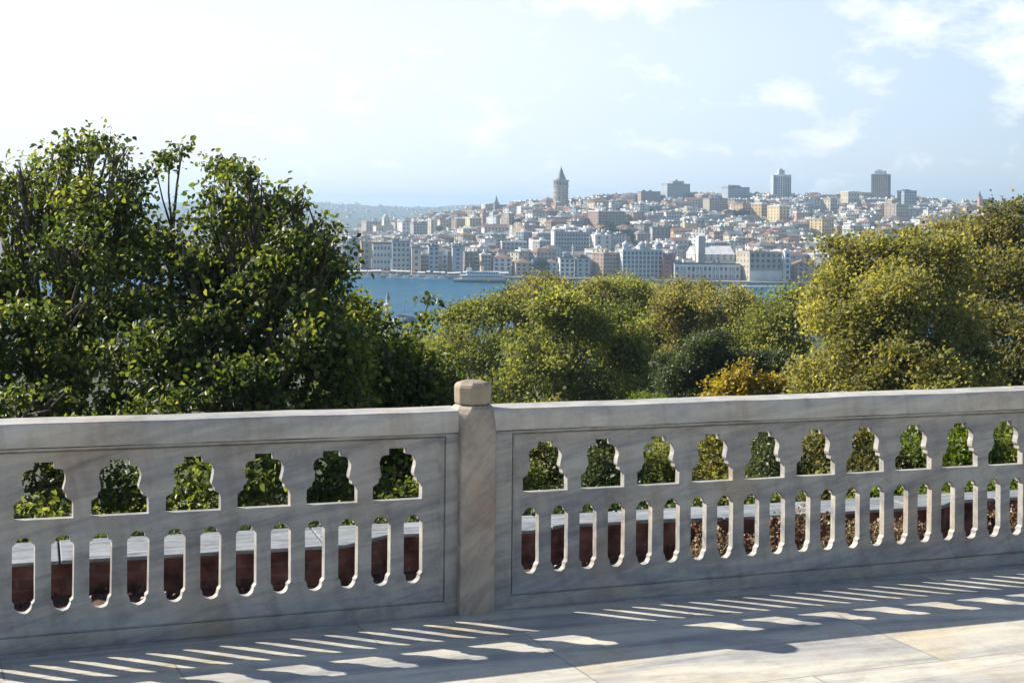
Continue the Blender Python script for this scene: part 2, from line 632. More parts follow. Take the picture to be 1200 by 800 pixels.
L['yellow'] = mat_leaf('leaf_yellow', [(0.168, 0.143, 0.031), (0.337, 0.266, 0.042), (0.476, 0.377, 0.060), (0.594, 0.479, 0.096)], (1.5, 1.45, 0.45), trans=0.45)
L['bright'] = mat_leaf('leaf_bright_green', [(0.060, 0.090, 0.016), (0.11, 0.15, 0.024), (0.18, 0.22, 0.034), (0.27, 0.29, 0.05)], (1.7, 1.8, 0.45), trans=0.46)
L['dry'] = mat_leaf('dry_flower_heads', [(0.16, 0.09, 0.05), (0.30, 0.19, 0.12), (0.45, 0.33, 0.22), (0.30, 0.30, 0.10)], (1.2, 1.1, 0.8), trans=0.25)
L['city'] = mat_leaf('leaf_far_park', [(0.018, 0.032, 0.014), (0.03, 0.048, 0.018), (0.045, 0.065, 0.022), (0.06, 0.08, 0.026)], (1.3, 1.5, 0.7), trans=0.2)


# ------------------------------------------------------------------ foliage
def leaf_mesh(name, pos, nrm_bias, length, rng, mat, droop=0.25, tint=None, narrow=0.42):
    n = len(pos)
    a = rng.normal(size=(n, 3))
    a[:, 2] -= droop
    a /= np.linalg.norm(a, axis=1)[:, None]
    nn = rng.normal(size=(n, 3)) * 0.75
    nn += nrm_bias * (np.array(SUN) * 0.95 + np.array([0.15, -0.2, 0.25]))
    side = np.cross(a, nn)
    side /= (np.linalg.norm(side, axis=1)[:, None] + 1e-9)
    up = np.cross(side, a)
    ln = (length * rng.uniform(0.6, 1.25, n))[:, None]
    wd = ln * narrow * rng.uniform(0.75, 1.2, n)[:, None]
    fold = 0.22
    v = np.empty((n, 6, 3))
    v[:, 0] = pos
    v[:, 1] = pos + a * ln * 0.30 + side * wd * 0.92 + up * wd * fold
    v[:, 2] = pos + a * ln * 0.68 + side * wd * 0.74 + up * wd * fold
    v[:, 3] = pos + a * ln - up * ln * 0.10
    v[:, 4] = pos + a * ln * 0.68 - side * wd * 0.74 + up * wd * fold
    v[:, 5] = pos + a * ln * 0.30 - side * wd * 0.92 + up * wd * fold
    base = (np.arange(n) * 6)[:, None]
    f = np.concatenate([base + np.array([0, 1, 2, 3]), base + np.array([0, 3, 4, 5])], axis=1).reshape(-1)
    me = bpy.data.meshes.new(name)
    me.vertices.add(n * 6)
    me.vertices.foreach_set('co', v.reshape(-1))
    me.loops.add(n * 8)
    me.loops.foreach_set('vertex_index', f.astype(np.int32))
    me.polygons.add(n * 2)
    me.polygons.foreach_set('loop_start', np.arange(0, n * 8, 4, dtype=np.int32))
    me.polygons.foreach_set('loop_total', np.full(n * 2, 4, dtype=np.int32))
    at = me.attributes.new('tint', 'FLOAT', 'POINT')
    if tint is None:
        tint = rng.random(n)
    at.data.foreach_set('value', np.repeat(np.clip(tint, 0, 1), 6).astype(np.float32))
    me.materials.append(mat)
    me.update()
    me.validate()
    return me


def crown_points(lobes, n_clump, per, spread, rng, shell=0.16, bump=0.18, puffs=8, core=0.30, tvar=.10, gaps=0.0, calm=False):
    """clumps of leaves spread over puffs that sit on the main lobes, with some inside"""
    big = np.array(lobes, float)
    sub = []
    for l in big:
        sub.append(np.concatenate([l[:3], l[3:] * 0.72]))
        for k in range(puffs):
            z = 1 - 2 * (k + .5) / puffs + rng.uniform(-.12, .12)
            z = max(-.98, min(.98, z))
            a = k * 2.39996 + rng.uniform(-.5, .5)
            d = np.array([math.cos(a) * math.sqrt(1 - z * z), math.sin(a) * math.sqrt(1 - z * z), z])
            q = rng.uniform(.24, .48)
            sub.append(np.concatenate([l[:3] + d * l[3:] * rng.uniform(.62, .62 + bump), l[3:] * q * np.array([1.15, 1.15, .85])]))
    lobes = np.array(sub)
    wts = (lobes[:, 3] * lobes[:, 4] + lobes[:, 4] * lobes[:, 5] + lobes[:, 3] * lobes[:, 5])
    wts[::puffs + 1] *= core
    wts /= wts.sum()
    idx = rng.choice(len(lobes), n_clump, p=wts)
    d = rng.normal(size=(n_clump, 3))
    d[:, 2] += 0.25
    d /= np.linalg.norm(d, axis=1)[:, None]
    r = 1 - np.abs(rng.normal(0, shell, n_clump)) + np.where(rng.random(n_clump) < .12, rng.uniform(0, .45, n_clump), 0)
    c = lobes[idx, :3] + d * r[:, None] * lobes[idx, 3:6]
    if gaps > 0:
        lam = big[:, 3:].mean() * 1.0
        f = np.zeros(n_clump)
        for _ in range(9):
            kv = rng.normal(size=3)
            kv *= rng.uniform(.7, 1.7) * 2 * math.pi / (lam * 1.6) / np.linalg.norm(kv)
            f += np.sin(c @ kv + rng.uniform(0, 6.28))
        keep = f > np.quantile(f, gaps)
        # push the surviving boughs out and in a little, so the outline stays ragged
        c, idx, d = c[keep], idx[keep], d[keep]
        c = c + d * (f[keep] / 9 * lam * .35)[:, None]
        n_clump = len(c)
    pt = rng.normal(0, tvar, len(lobes))
    ct = rng.normal(0, 0.11, n_clump) + pt[idx]
    cnt = np.maximum(3, rng.poisson(per, n_clump))
    rep = np.repeat(np.arange(n_clump), cnt)
    off = rng.normal(size=(len(rep), 3)) * spread
    off[:, 2] *= 0.7
    ax = rng.normal(size=(n_clump, 3))
    ax[:, 2] = ax[:, 2] * 0.4 - 0.1
    ax /= np.linalg.norm(ax, axis=1)[:, None]
    off += ax[rep] * (rng.normal(size=len(rep)) * spread * 1.4)[:, None]
    pts = c[rep] + off
    tint = np.clip((rng.beta(4.5, 6.0, len(rep)) if calm else rng.beta(1.5, 2.8, len(rep))) + ct[rep], 0, 1)
    return pts, tint, c


def grow_tree(name, base, lobes, n_clump, per, spread, leaf, mat, label, cat='tree', group=None, seed=1, trunk_r=0.25,
              bark='bark', narrow=0.42, shell=0.16, bump=0.18, core=.3, puffs=8, tvar=.10, gaps=0.0, limbs=None, twigs=6, droop=0.25, nb=0.9, fork=0.45, extra=None):
    rng = np.random.default_rng(seed)
    root = empty(name, base, label, cat, group)
    lob = np.array(lobes, float)
    pts, tint, cc = crown_points(lob, n_clump, per, spread, rng, shell, bump, puffs, core, tvar, gaps, tvar > .12)
    if extra is not None:
        e, te = extra(rng)
        pts = np.concatenate([pts, e])
        tint = np.concatenate([tint, te])
    bz = np.array(base)
    me = leaf_mesh(name + '_crown', pts - bz, nb, leaf, rng, mat, droop, tint, narrow)
    o = bpy.data.objects.new('crown', me)
    COL.objects.link(o)
    o.parent = root
    # trunk and limbs
    t = MB()
    b = Vector(base)
    cen = Vector(lob[:, :3].mean(axis=0))
    f1 = b.lerp(Vector((cen.x, cen.y, cen.z)), fork)
    f1.x = b.x + (cen.x - b.x) * 0.35
    f1.y = b.y + (cen.y - b.y) * 0.35
    if trunk_r > 0:
        mid = b.lerp(f1, 0.5) + Vector((rng.normal(0, .1), rng.normal(0, .1), 0))
        t.tube([b - Vector((0, 0, .3)), b + Vector((0, 0, .15)), mid, f1], [trunk_r * 1.35, trunk_r * 1.05, trunk_r * .9, trunk_r * .75], 9)
        for i, l in enumerate(lob):
            c = Vector(l[:3])
            m1 = f1.lerp(c, 0.5) + Vector((rng.normal(0, .12), rng.normal(0, .12), rng.uniform(.0, .25))) * (c - f1).length * 0.3
            r0 = trunk_r * rng.uniform(0.28, 0.5)
            t.tube([f1, m1, c], [r0, r0 * 0.65, r0 * 0.4], 6)
            for k in range(twigs):
                d = Vector(rng.normal(size=3)).normalized()
                d.z = abs(d.z) * 0.6 + 0.1
                e = c + Vector((d.x * l[3], d.y * l[4], d.z * l[5])) * rng.uniform(0.75, 1.05)
                s = m1.lerp(c, rng.uniform(0.3, 1.0))
                mm = s.lerp(e, 0.5) + Vector(rng.normal(0, .08, 3)) * (e - s).length
                t.tube([s, mm, e], [r0 * 0.32, r0 * 0.2, r0 * 0.08], 4)
        t.build('trunk', M[bark], root, smooth=True)
    return root


# ------------------------------------------------------------------ setting: near ground
BH = 0.90
A_ = P(0, 770, F * BH / 273)
Pl = P(535, 722, F * BH / 241)
Pr = P(578, 718, F * BH / 239)
B_ = P(1200, 662.6, F * BH / 205.6)


class Line:
    def __init__(self, a, b):
        self.a = a
        d = b - a
        self.L = d.length
        self.d = d.normalized()
        hd = Vector((self.d.x, self.d.y, 0)).normalized()
        self.n = Vector((-hd.y, hd.x, 0))       # away from the camera
        self.up = self.d.cross(self.n) * -1
        self.up = Vector((0, 0, 1))

    def pt(self, s, w, h):
        return self.a + self.d * s + self.n * w + self.up * h

    def s_of_x(self, x):
        k = (x - HX) / F
        # solve (a.x + s d.x) = k' (a.y + s d.y), with roll correction from base height
        s = 0.0
        for _ in range(30):
            p = self.a + self.d * s
            xx, _y = proj(p.x, p.y, p.z)
            p2 = self.a + self.d * (s + .01)
            x2, _y = proj(p2.x, p2.y, p2.z)
            s += (x - xx) / ((x2 - xx) / .01)
        return s


LL = Line(A_, Pl)
LR = Line(Pr, B_)


def floor_z(X, Y):
    # terrace falls slightly to the right for drainage
    t = (X + 1.98) / (2.63 + 1.98)
    return A_.z + (B_.z - A_.z) * t - 0.004


t = MB()
fp = []
farL = LL.pt(-9, 0.16, 0)
kink = (Pl + Pr) / 2 + LL.n * 0.16
farR = LR.pt(12, 0.16, 0)
outl = [(farL.x, farL.y), (farL.x - 3, -9), (farR.x + 2, -9), (farR.x, farR.y), (kink.x, kink.y)]
vs = [(x, y, floor_z(x, y)) for x, y in outl]
vb = [(x, y, floor_z(x, y) - 0.8) for x, y in outl]
n = len(vs)
t.add(vs + vb, [tuple(range(n)), tuple(range(2 * n - 1, n - 1, -1))] + [(i, i + n, (i + 1) % n + n, (i + 1) % n) for i in range(n)])
tag(t.build('terrace_floor', M['floor']), kind='structure')
# low marble kerb strip that the panels stand on
# ------------------------------------------------------------------ balustrade
OPEN = [(-.5, 0), (-.5, .28), (-.46, .315), (-.39, .35), (-.385, .42), (-.345, .455), (-.33, .50), (-.345, .58), (-.365, .66),
        (-.37, .74), (-.35, .81), (-.31, .855), (-.25, .875), (-.18, .88), (-.18, 1.0)]
OPEN = OPEN + [(-x, y) for x, y in OPEN[::-1]]
SLOT = [(0, 0), (-.13, .006), (-.24, .022), (-.33, .05), (-.375, .085), (-.39, .125), (-.44, .14), (-.5, .165), (-.5, .885),
        (-.44, .905), (-.36, .915), (-.345, .945), (-.27, .975), (-.15, .994)]
SLOT = SLOT + [(0, 1.0)] + [(-x, y) for x, y in SLOT[:0:-1]]

pitchL = (LL.s_of_x(437) - LL.s_of_x(14)) / 5
pitchR = (LR.s_of_x(1162) - LR.s_of_x(615)) / 9
c6 = (LL.s_of_x(437) + LL.s_of_x(497)) / 2
c1r = (LR.s_of_x(615) + LR.s_of_x(666)) / 2
print('pitch', pitchL, pitchR, 'len', LL.L, LR.L, 'c', LL.L - c6, c1r)
OZ0, OZ1, SZ0, SZ1 = .5175, .742, .153, .451
GZ0, GZ1 = 0.068, 0.792       # lower and upper edge of the moulded frame
FZ0, FZ1 = 0.125, 0.772       # pierced field
FW, BW = 0.030, 0.068         # front and back face of the field


hand = random.Random(12)


def panel(line, s0, s1, centres, root, fs0, fs1):
    """pierced panel from s0 to s1; field from fs0 to fs1"""
    m = MB()
    T = lambda s, w, h: line.pt(s, w, h)
    p = (centres[-1] - centres[0]) / (len(centres) - 1)
    W, SW = 0.765 * p, 0.295 * p
    edges = [centres[0] - p / 2] + [c + p / 2 for c in centres]
    for c in centres:
        holes = [[(c + x * W, OZ0 + y * (OZ1 - OZ0)) for x, y in OPEN]]
        for k in (-.25, .25):
            holes.append([(c + k * p + x * SW, SZ0 + y * (SZ1 - SZ0)) for x, y in SLOT])
        outer = [(c - p / 2, FZ0), (c + p / 2, FZ0), (c + p / 2, FZ1), (c - p / 2, FZ1)]
        holes = [[(x + hand.uniform(-.0011, .0011), y + hand.uniform(-.0011, .0011)) for x, y in hl] for hl in holes]
        polys = [outer] + holes
        flat = [q for pl in polys for q in pl]
        tri = tessellate_polygon([[Vector((q[0], q[1], 0)) for q in pl] for pl in polys])
        m.add([T(q[0], FW, q[1]) for q in flat], [(a, b, c_) for a, b, c_ in tri])
        m.add([T(q[0], BW, q[1]) for q in flat], [(c_, b, a) for a, b, c_ in tri])
        for h in holes:
            k = len(h)
            m.add([T(q[0], FW, q[1]) for q in h] + [T(q[0], BW, q[1]) for q in h],
                  [(i, (i + 1) % k, (i + 1) % k + k, i + k) for i in range(k)])
    for a, b in ((fs0, edges[0]), (edges[-1], fs1)):
        if b - a > 1e-4:
            for w_ in (FW, BW):
                m.add([T(a, w_, FZ0), T(b, w_, FZ0), T(b, w_, FZ1), T(a, w_, FZ1)], [(0, 1, 2, 3)])
    # frame: flat outer face, fine groove, sloping moulding down to the field (both faces)
    gs0, gs1 = fs0 - 0.032, fs1 + 0.032
    for sgn, w0, wf in ((1, 0.0, FW), (-1, 0.092, BW)):
        g = w0 + sgn * 0.011
        rings = [((s0, s1, 0.0, 0.80), w0), ((gs0, gs1, GZ0, GZ1), w0), ((gs0 + .002, gs1 - .002, GZ0 + .002, GZ1 - .002), g),
                 ((gs0 + .006, gs1 - .006, GZ0 + .006, GZ1 - .005), g), ((gs0 + .008, gs1 - .008, GZ0 + .009, GZ1 - .007), w0 + sgn * 0.003),
                 ((fs0 - .006, fs1 + .006, FZ0 - .008, FZ1 + .005), wf - sgn * 0.003), ((fs0, fs1, FZ0, FZ1), wf)]
        pv = []
        for (a, b, c, d), w_ in rings:
            pv += [T(a, w_, c), T(b, w_, c), T(b, w_, d), T(a, w_, d)]
        fc = []
        for i in range(len(rings) - 1):
            for k in range(4):
                k2 = (k + 1) % 4
                fc.append((i * 4 + k, i * 4 + k2, (i + 1) * 4 + k2, (i + 1) * 4 + k))
        m.add(pv, fc)
    # outer edges
    m.add([T(s0, 0, 0), T(s0, .092, 0), T(s0, .092, .80), T(s0, 0, .80)], [(0, 1, 2, 3)])
    m.add([T(s1, 0, 0), T(s1, .092, 0), T(s1, .092, .80), T(s1, 0, .80)], [(0, 1, 2, 3)])
    m.add([T(s0, 0, .8), T(s1, 0, .8), T(s1, .092, .8), T(s0, .092, .8)], [(0, 1, 2, 3)])
    po = m.build('pierced_panel', M['marble'], root)
    # rail with a softly rounded front edge
    prof = [(-.004, .803), (-.009, .808), (-.010, .860), (-.008, .880), (-.005, .893), (.000, .898), (.122, .906), (.132, .898),
            (.134, .880), (.134, .812), (.128, .803)]
    r = MB()
    k = len(prof)
    N = max(2, int((s1 - s0) / .12))
    for i in range(N + 1):
        s = s0 + (s1 - s0) * i / N
        wob = 0.0012 * math.sin(s * 7.1) + 0.0008 * math.sin(s * 17.3)
        r.v.extend([tuple(T(s, w_, h + wob)) for w_, h in prof])
    for i in range(N):
        for j in range(k):
            j2 = (j + 1) % k
            r.f.append((i * k + j, i * k + j2, (i + 1) * k + j2, (i + 1) * k + j))
            r.m.append(0)
    r.f.append(tuple(range(k)))
    r.m.append(0)
    r.f.append(tuple(range(N * k + k - 1, N * k - 1, -1)))
    r.m.append(0)
    r.build('top_rail', M['marble_rail'], po)
    # plinth strip at the foot, slightly proud and worn
    q = MB()
    N = 24
    for i in range(N + 1):
        s = s0 + (s1 - s0) * i / N
        e = 0.016 + 0.006 * math.sin(s * 3.1) + 0.003 * math.sin(s * 11)
        for w_, h in ((-e, -.01), (-e, .010), (-.002, .013), (-.002, -.01)):
            q.v.append(tuple(T(s, w_, h)))
    for i in range(N):
        for j in range(4):
            j2 = (j + 1) % 4
            q.f.append((i * 4 + j, i * 4 + j2, (i + 1) * 4 + j2, (i + 1) * 4 + j))
            q.m.append(0)
    q.build('mortar_skirt', M['marble'], po)
    return po


def post(c, ang, root):
    """square shaft with chamfer stops, octagonal neck and cap"""
    hw = 0.083
    m = MB()
    ca, sa = math.cos(ang), math.sin(ang)
    T = lambda p: Vector((c.x + p.x * ca - p.y * sa, c.y + p.x * sa + p.y * ca, c.z + p.z))

    def ring(h, half, ch):
        return [(-half + ch, -half), (half - ch, -half), (half, -half + ch), (half, half - ch), (half - ch, half), (-half + ch, half),
                (-half, half - ch), (-half, -half + ch)]

    levels = [(0.0, hw, .006), (.79, hw, .006), (.80, hw, .008), (.885, hw + .002, .030), (.905, hw + .003, .044), (.918, hw - .008, .046), (.921, hw - .016, .040)]
    vs = []
    for h, half, ch in levels:
        vs += [T(Vector((x, y, h))) for x, y in ring(h, half, ch)]
    fs = [tuple(range(7, -1, -1)), tuple(range(len(vs) - 8, len(vs)))]
    for i in range(len(levels) - 1):
        for k in range(8):
            k2 = (k + 1) % 8
            fs.append((i * 8 + k, i * 8 + k2, (i + 1) * 8 + k2, (i + 1) * 8 + k))
    m.add(vs, fs)
    po = m.build('post', M['marble_post'], root, bevel=0.003)
    cp = MB()
    lv = [(.922, .070), (.926, .0735), (.930, .0755), (.996, .0775), (1.008, .074), (1.018, .062), (1.024, .042), (1.026, .0)]
    vs = []
    for h, r in lv[:-1]:
        for k in range(8):
            a = math.pi / 8 + k * math.pi / 4
            vs.append(T(Vector((r * 1.082 * math.cos(a), r * 1.082 * math.sin(a), h))))
    n8 = len(lv) - 1
    fs = [tuple(range(7, -1, -1))]
    for i in range(n8 - 1):
        for k in range(8):
            k2 = (k + 1) % 8
            fs.append((i * 8 + k, i * 8 + k2, (i + 1) * 8 + k2, (i + 1) * 8 + k))
    vs.append(T(Vector((0, 0, 1.027))))
    for k in range(8):
        fs.append(((n8 - 1) * 8 + k, (n8 - 1) * 8 + (k + 1) % 8, len(vs) - 1))
    cp.add(vs, fs)
    cp.build('cap', M['marble_cap'], po, bevel=0.008)
    return po


bal = empty('balustrade', tuple((Pl + Pr) / 2), 'pale veined marble balustrade with pierced panels and one capped post along the terrace', 'balustrade')
angL = math.atan2(LL.d.y, LL.d.x)
angR = math.atan2(LR.d.y, LR.d.x)
# left panel: eight openings, the last six in the photograph
cl = [c6 - pitchL * k for k in range(7, -1, -1)]
mL = LL.L - c6                      # post to centre of the nearest opening
s0L = cl[0] - mL
fsL = LL.s_of_x(513)
off = LL.L - fsL
panel(LL, s0L, LL.L + 0.01, cl, bal, s0L + off, fsL)
cr_ = [c1r + pitchR * k for k in range(13)]
s1R = cr_[-1] + c1r
fsR = LR.s_of_x(606)
panel(LR, -0.01, s1R, cr_, bal, fsR, s1R - fsR)
pc = (Pl + Pr) / 2 + LL.n * 0.050
PC = pc.copy()
post(pc, (angL + angR) / 2, bal)
# the run goes on beyond the picture on both sides
pw = 0.155
pL2 = LL.pt(s0L - pw / 2, .050, 0)
post(pL2, angL, bal)
cl2 = [s0L - pw - mL - pitchL * k for k in range(7, -1, -1)]
s2 = cl2[0] - mL
panel(LL, s2, s0L - pw, cl2, bal, s2 + off, s0L - pw - off)
pR2 = LR.pt(s1R + pw / 2, .050, 0)
post(pR2, angR, bal)
cr2 = [s1R + pw + c1r + pitchR * k for k in range(8)]
s3 = cr2[-1] + c1r
panel(LR, s1R + pw, s3, cr2, bal, s1R + pw + fsR, s3 - fsR)

# ------------------------------------------------------------------ garden bed and low wall beyond
BED = -0.43
WT = -0.20      # coping top
d0 = LL.d.copy()
d0.z = 0
wa = P(27, 661, 8.5)
wb = P(1100, 600, 10.23)
WD = Vector((wb.x - wa.x, wb.y - wa.y, 0)).normalized()
WN = Vector((-WD.y, WD.x, 0))
wo_ = Vector((wa.x, wa.y, 0))


def WP(s, w, z):
    q = wo_ + WD * s + WN * w
    return Vector((q.x, q.y, z))


def noise2(x, y, s=0):
    return (math.sin(x * 1.3 + s) * math.cos(y * 1.7 - s * .7) + .5 * math.sin(x * 3.1 + y * 2.3 + s) + .25 * math.sin(x * 6.7 - y * 5.9 + 2 * s))


# bed: bumpy soil sheet from under the terrace edge to the wall
t = MB()
nx, ny = 120, 20
for j in range(ny + 1):
    for i in range(nx + 1):
        s = -10 + 26 * i / nx
        w_ = -3.1 + 3.3 * j / ny
        q = WP(s, w_, 0)
        t.v.append((q.x, q.y, BED + .025 * noise2(s * 2.2, w_ * 2.2)))
for j in range(ny):
    for i in range(nx):
        a = j * (nx + 1) + i
        t.f.append((a, a + 1, a + nx + 2, a + nx + 1))
        t.m.append(0)
tag(t.build('garden_bed', M['soil'], smooth=True), kind='structure')

wall = empty('garden_wall', tuple(WP(2, 0, BED)), 'low dark brick wall with broad pale stone coping behind the balustrade', 'wall')
# plan of the wall front: alternating recessed and projecting lengths joined by slants
plan = [(-9, 0.0), (2.02, 0.0), (2.32, .26), (3.05, .26), (3.3, .10), (8.2 - 3.0, .10), (5.35, .0), (6.6, .0), (6.85, .2), (9, .2), (9.25, 0), (16, 0)]


def s_at(x, y, z):
    # s on the wall front line for a pixel column
    best = None
    s = 3.0
    for _ in range(30):
        p = WP(s, 0, z)
        x1, _y = proj(p.x, p.y, p.z)
        p = WP(s + .01, 0, z)
        x2, _y = proj(p.x, p.y, p.z)
        s += (x - x1) / ((x2 - x1) / .01)
    return s


sv = [s_at(x, 0, WT) for x in (405, 466, 630, 672, 780, 850, 1120, 1150)]
plan = [(-9, 0.0), (sv[0], 0.0), (sv[1], .22), (sv[2], .10), (sv[3], .22), (sv[4], .22), (sv[5], .16), (sv[6], .16), (sv[7], .30), (sv[7] + 2, .30),
        (sv[7] + 2.3, .1), (16, .1)]
t = MB()
k = len(plan)
front = [(s, w_ + .035) for s, w_ in plan]
back = [(s, .50) for s, w_ in plan]
for pts_, z0, z1 in ((front, -1.9, WT - .028),):
    for i in range(k - 1):
        a, b = front[i], front[i + 1]
        c, d = back[i + 1], back[i]
        vs = [WP(a[0], a[1], z0), WP(b[0], b[1], z0), WP(c[0], c[1], z0), WP(d[0], d[1], z0),
              WP(a[0], a[1], z1), WP(b[0], b[1], z1), WP(c[0], c[1], z1), WP(d[0], d[1], z1)]
        t.add(vs, [(0, 1, 5, 4), (2, 3, 7, 6), (4, 5, 6, 7)] + ([(3, 0, 4, 7)] if i == 0 else []) + ([(1, 2, 6, 5)] if i == k - 2 else []))
t.build('brick_wall', M['brick'], wall)


def w_front(s):
    for i in range(k - 1):
        if plan[i][0] <= s <= plan[i + 1][0]:
            f = (s - plan[i][0]) / (plan[i + 1][0] - plan[i][0])
            return plan[i][1] + f * (plan[i + 1][1] - plan[i][1])
    return 0


rnd = random.Random(4)
cuts = [-9.0]
while cuts[-1] < 15:
    cuts.append(cuts[-1] + rnd.uniform(.52, .78))
for a, b in zip(cuts[:-1], cuts[1:]):
    st = MB()
    ss = [a + .006] + sorted([p_[0] for p_ in plan if a + .006 < p_[0] < b - .006]) + [b - .006]
    sk = rnd.uniform(-.09, .09)
    fr = [(s, w_front(s)) for s in ss]
    bk = [(s + sk * (1 if 0 < i < len(ss) - 1 else 0), 0.545 + rnd.uniform(-.006, .006)) for i, s in enumerate(ss)]
    ring = fr + bk[::-1]
    dz = rnd.uniform(-.003, .003)
    n_ = len(ring)
    vs = [WP(s, w_, WT - .028 + .003) for s, w_ in ring] + [WP(s, w_, WT + dz) for s, w_ in ring]
    st.add(vs, [tuple(range(n_ - 1, -1, -1)), tuple(range(n_, 2 * n_))] + [(i, (i + 1) % n_, (i + 1) % n_ + n_, i + n_) for i in range(n_)])
    o = st.build('coping_stone', M['coping'], wall, bevel=0.006)


# ground beyond the wall: one sheet from behind the camera to the near shore
def ground(Y):
    ks = [(-400, -2.2), (8, -2.2), (12, -2.4), (20, -4.0), (40, -8), (90, -18), (200, -32), (450, -44), (600, -47.4), (640, -50.5), (700, -52)]
    for (a, za), (b, zb) in zip(ks[:-1], ks[1:]):
        if Y <= b:
            return za + (zb - za) * (Y - a) / (b - a)
    return -52


t = MB()
ys = [-300, -100, -30, 0, 6, 10, 13, 16, 20, 25, 30, 36, 44, 54, 66, 80, 95, 110, 130, 160, 200, 260, 330, 400, 460, 520, 570, 600, 625, 645, 680]
nx = 60
for y in ys:
    for i in range(nx + 1):
        x = (i / nx * 2 - 1)
        x = x * abs(x) * 600
        t.v.append((x, y, ground(y) + (0.25 * noise2(x * .2, y * .2) if 10 < y < 600 else 0)))
for j in range(len(ys) - 1):
    for i in range(nx):
        a = j * (nx + 1) + i
        t.f.append((a, a + 1, a + nx + 2, a + nx + 1))
        t.m.append(0)
tag(t.build('hillside', M['mound'], smooth=True), kind='structure')

# ------------------------------------------------------------------ water
t = MB()
t.add([(-5500, 560, SEA), (5500, 560, SEA), (5500, 9000, SEA), (-5500, 9000, SEA)], [(0, 1, 2, 3)])
tag(t.build('water', M['water']), kind='structure')

# ------------------------------------------------------------------ the far shore: hill
SH = [(-3000, 1180), (-260, 1110), (-100, 1100), (0, 1085), (60, 1075), (140, 1048), (230, 1046), (400, 1040), (3000, 1000)]
RG = [(200, 4), (330, 5), (420, 12), (480, 24), (540, 35), (600, 42), (660, 45), (700, 50), (760, 58), (830, 63), (900, 65), (960, 62), (1040, 60),
      (1120, 55), (1200, 54), (1500, 50), (2500, 40)]


def lerp_tab(tab, x):
    if x <= tab[0][0]:
        return tab[0][1]
    for (a, va), (b, vb_) in zip(tab[:-1], tab[1:]):
        if x <= b:
            return va + (vb_ - va) * (x - a) / (b - a)
    return tab[-1][1]


def shore(X):
    return lerp_tab(SH, X)


def city_alt(X, Y):
    """altitude above the sea of the ground of the far shore"""
    ys_ = shore(X)
    if Y < ys_:
        return -4
    px = HX + F * X / Y
    ridge = lerp_tab(RG, px)
    Yr = lerp_tab([(540, 2080), (600, 1680), (700, 1660), (790, 1960), (860, 2080)], px)
    t_ = (Y - ys_ - 25) / (Yr - ys_ - 25)
    if t_ <= 0:
        return 2.2
    if t_ < 1:
        e = t_ ** 1.12
        h = 2.2 + (ridge - 2.2) * e
    else:
        h = ridge * max(0.25, 1 - max(0, Y - 2080) / 1600)
    return h + 1.2 * math.sin(X * .021) * math.sin(Y * .017) * min(1, max(0, t_ * 4))


t = MB()
Ys = [0, 1, 25, 60, 100, 150, 200, 260, 320, 380, 440, 500, 560, 620, 680, 740, 800, 860, 920, 980, 1040, 1100, 1250, 1500, 1800]
nx = 110
for j, dy in enumerate(Ys):
    for i in range(nx + 1):
        X = -900 + 2000 * i / nx
        y0 = shore(X)
        Y = y0 + dy
        z = SEA + (city_alt(X, Y + .01) if j else -3)
        t.v.append((X, Y, z))
for j in range(len(Ys) - 1):
    for i in range(nx):
        a = j * (nx + 1) + i
        t.f.append((a, a + 1, a + nx + 2, a + nx + 1))
        t.m.append(0)
tag(t.build('city_hill', M['hill'], smooth=False), kind='structure')

# far hills across the inlet
t = MB()
nxx, nyy = 120, 26


def far_alt(X, Y):
    px = HX + F * X / Y
    e = min(1, max(0, (Y - 2700) / 3400))
    top = 62 + 5 * math.sin(px * .021 + 1) + 3 * math.sin(px * .06) + 1.5 * math.sin(px * .17)
    if px < 420:
        top += 5
    return -2 + top * e ** 0.75 + 4 * math.sin(X * .004 + Y * .003) * e


for j in range(nyy + 1):
    Y = 2700 + 4300 * j / nyy
    for i in range(nxx + 1):
        px = -500 + 2200 * i / nxx
        X = (px - HX) / F * Y
        t.v.append((X, Y, SEA + far_alt(X, Y)))
for j in range(nyy):
    for i in range(nxx):
        a = j * (nxx + 1) + i
        t.f.append((a, a + 1, a + nxx + 2, a + nxx + 1))
        t.m.append(0)
tag(t.build('far_hills', M['far'], smooth=True), kind='structure')


# ------------------------------------------------------------------ city buildings
def local_T(X, Y, Z, rz):
    c, s = math.cos(rz), math.sin(rz)
    return lambda p: Vector((X + p[0] * c - p[1] * s, Y + p[0] * s + p[1] * c, Z + p[2]))


def win_cols(length, spacing):
    n_ = max(1, int((length - 1.2) / spacing))
    return [(-length / 2 + length * (i + .5) / n_) for i in range(n_)]


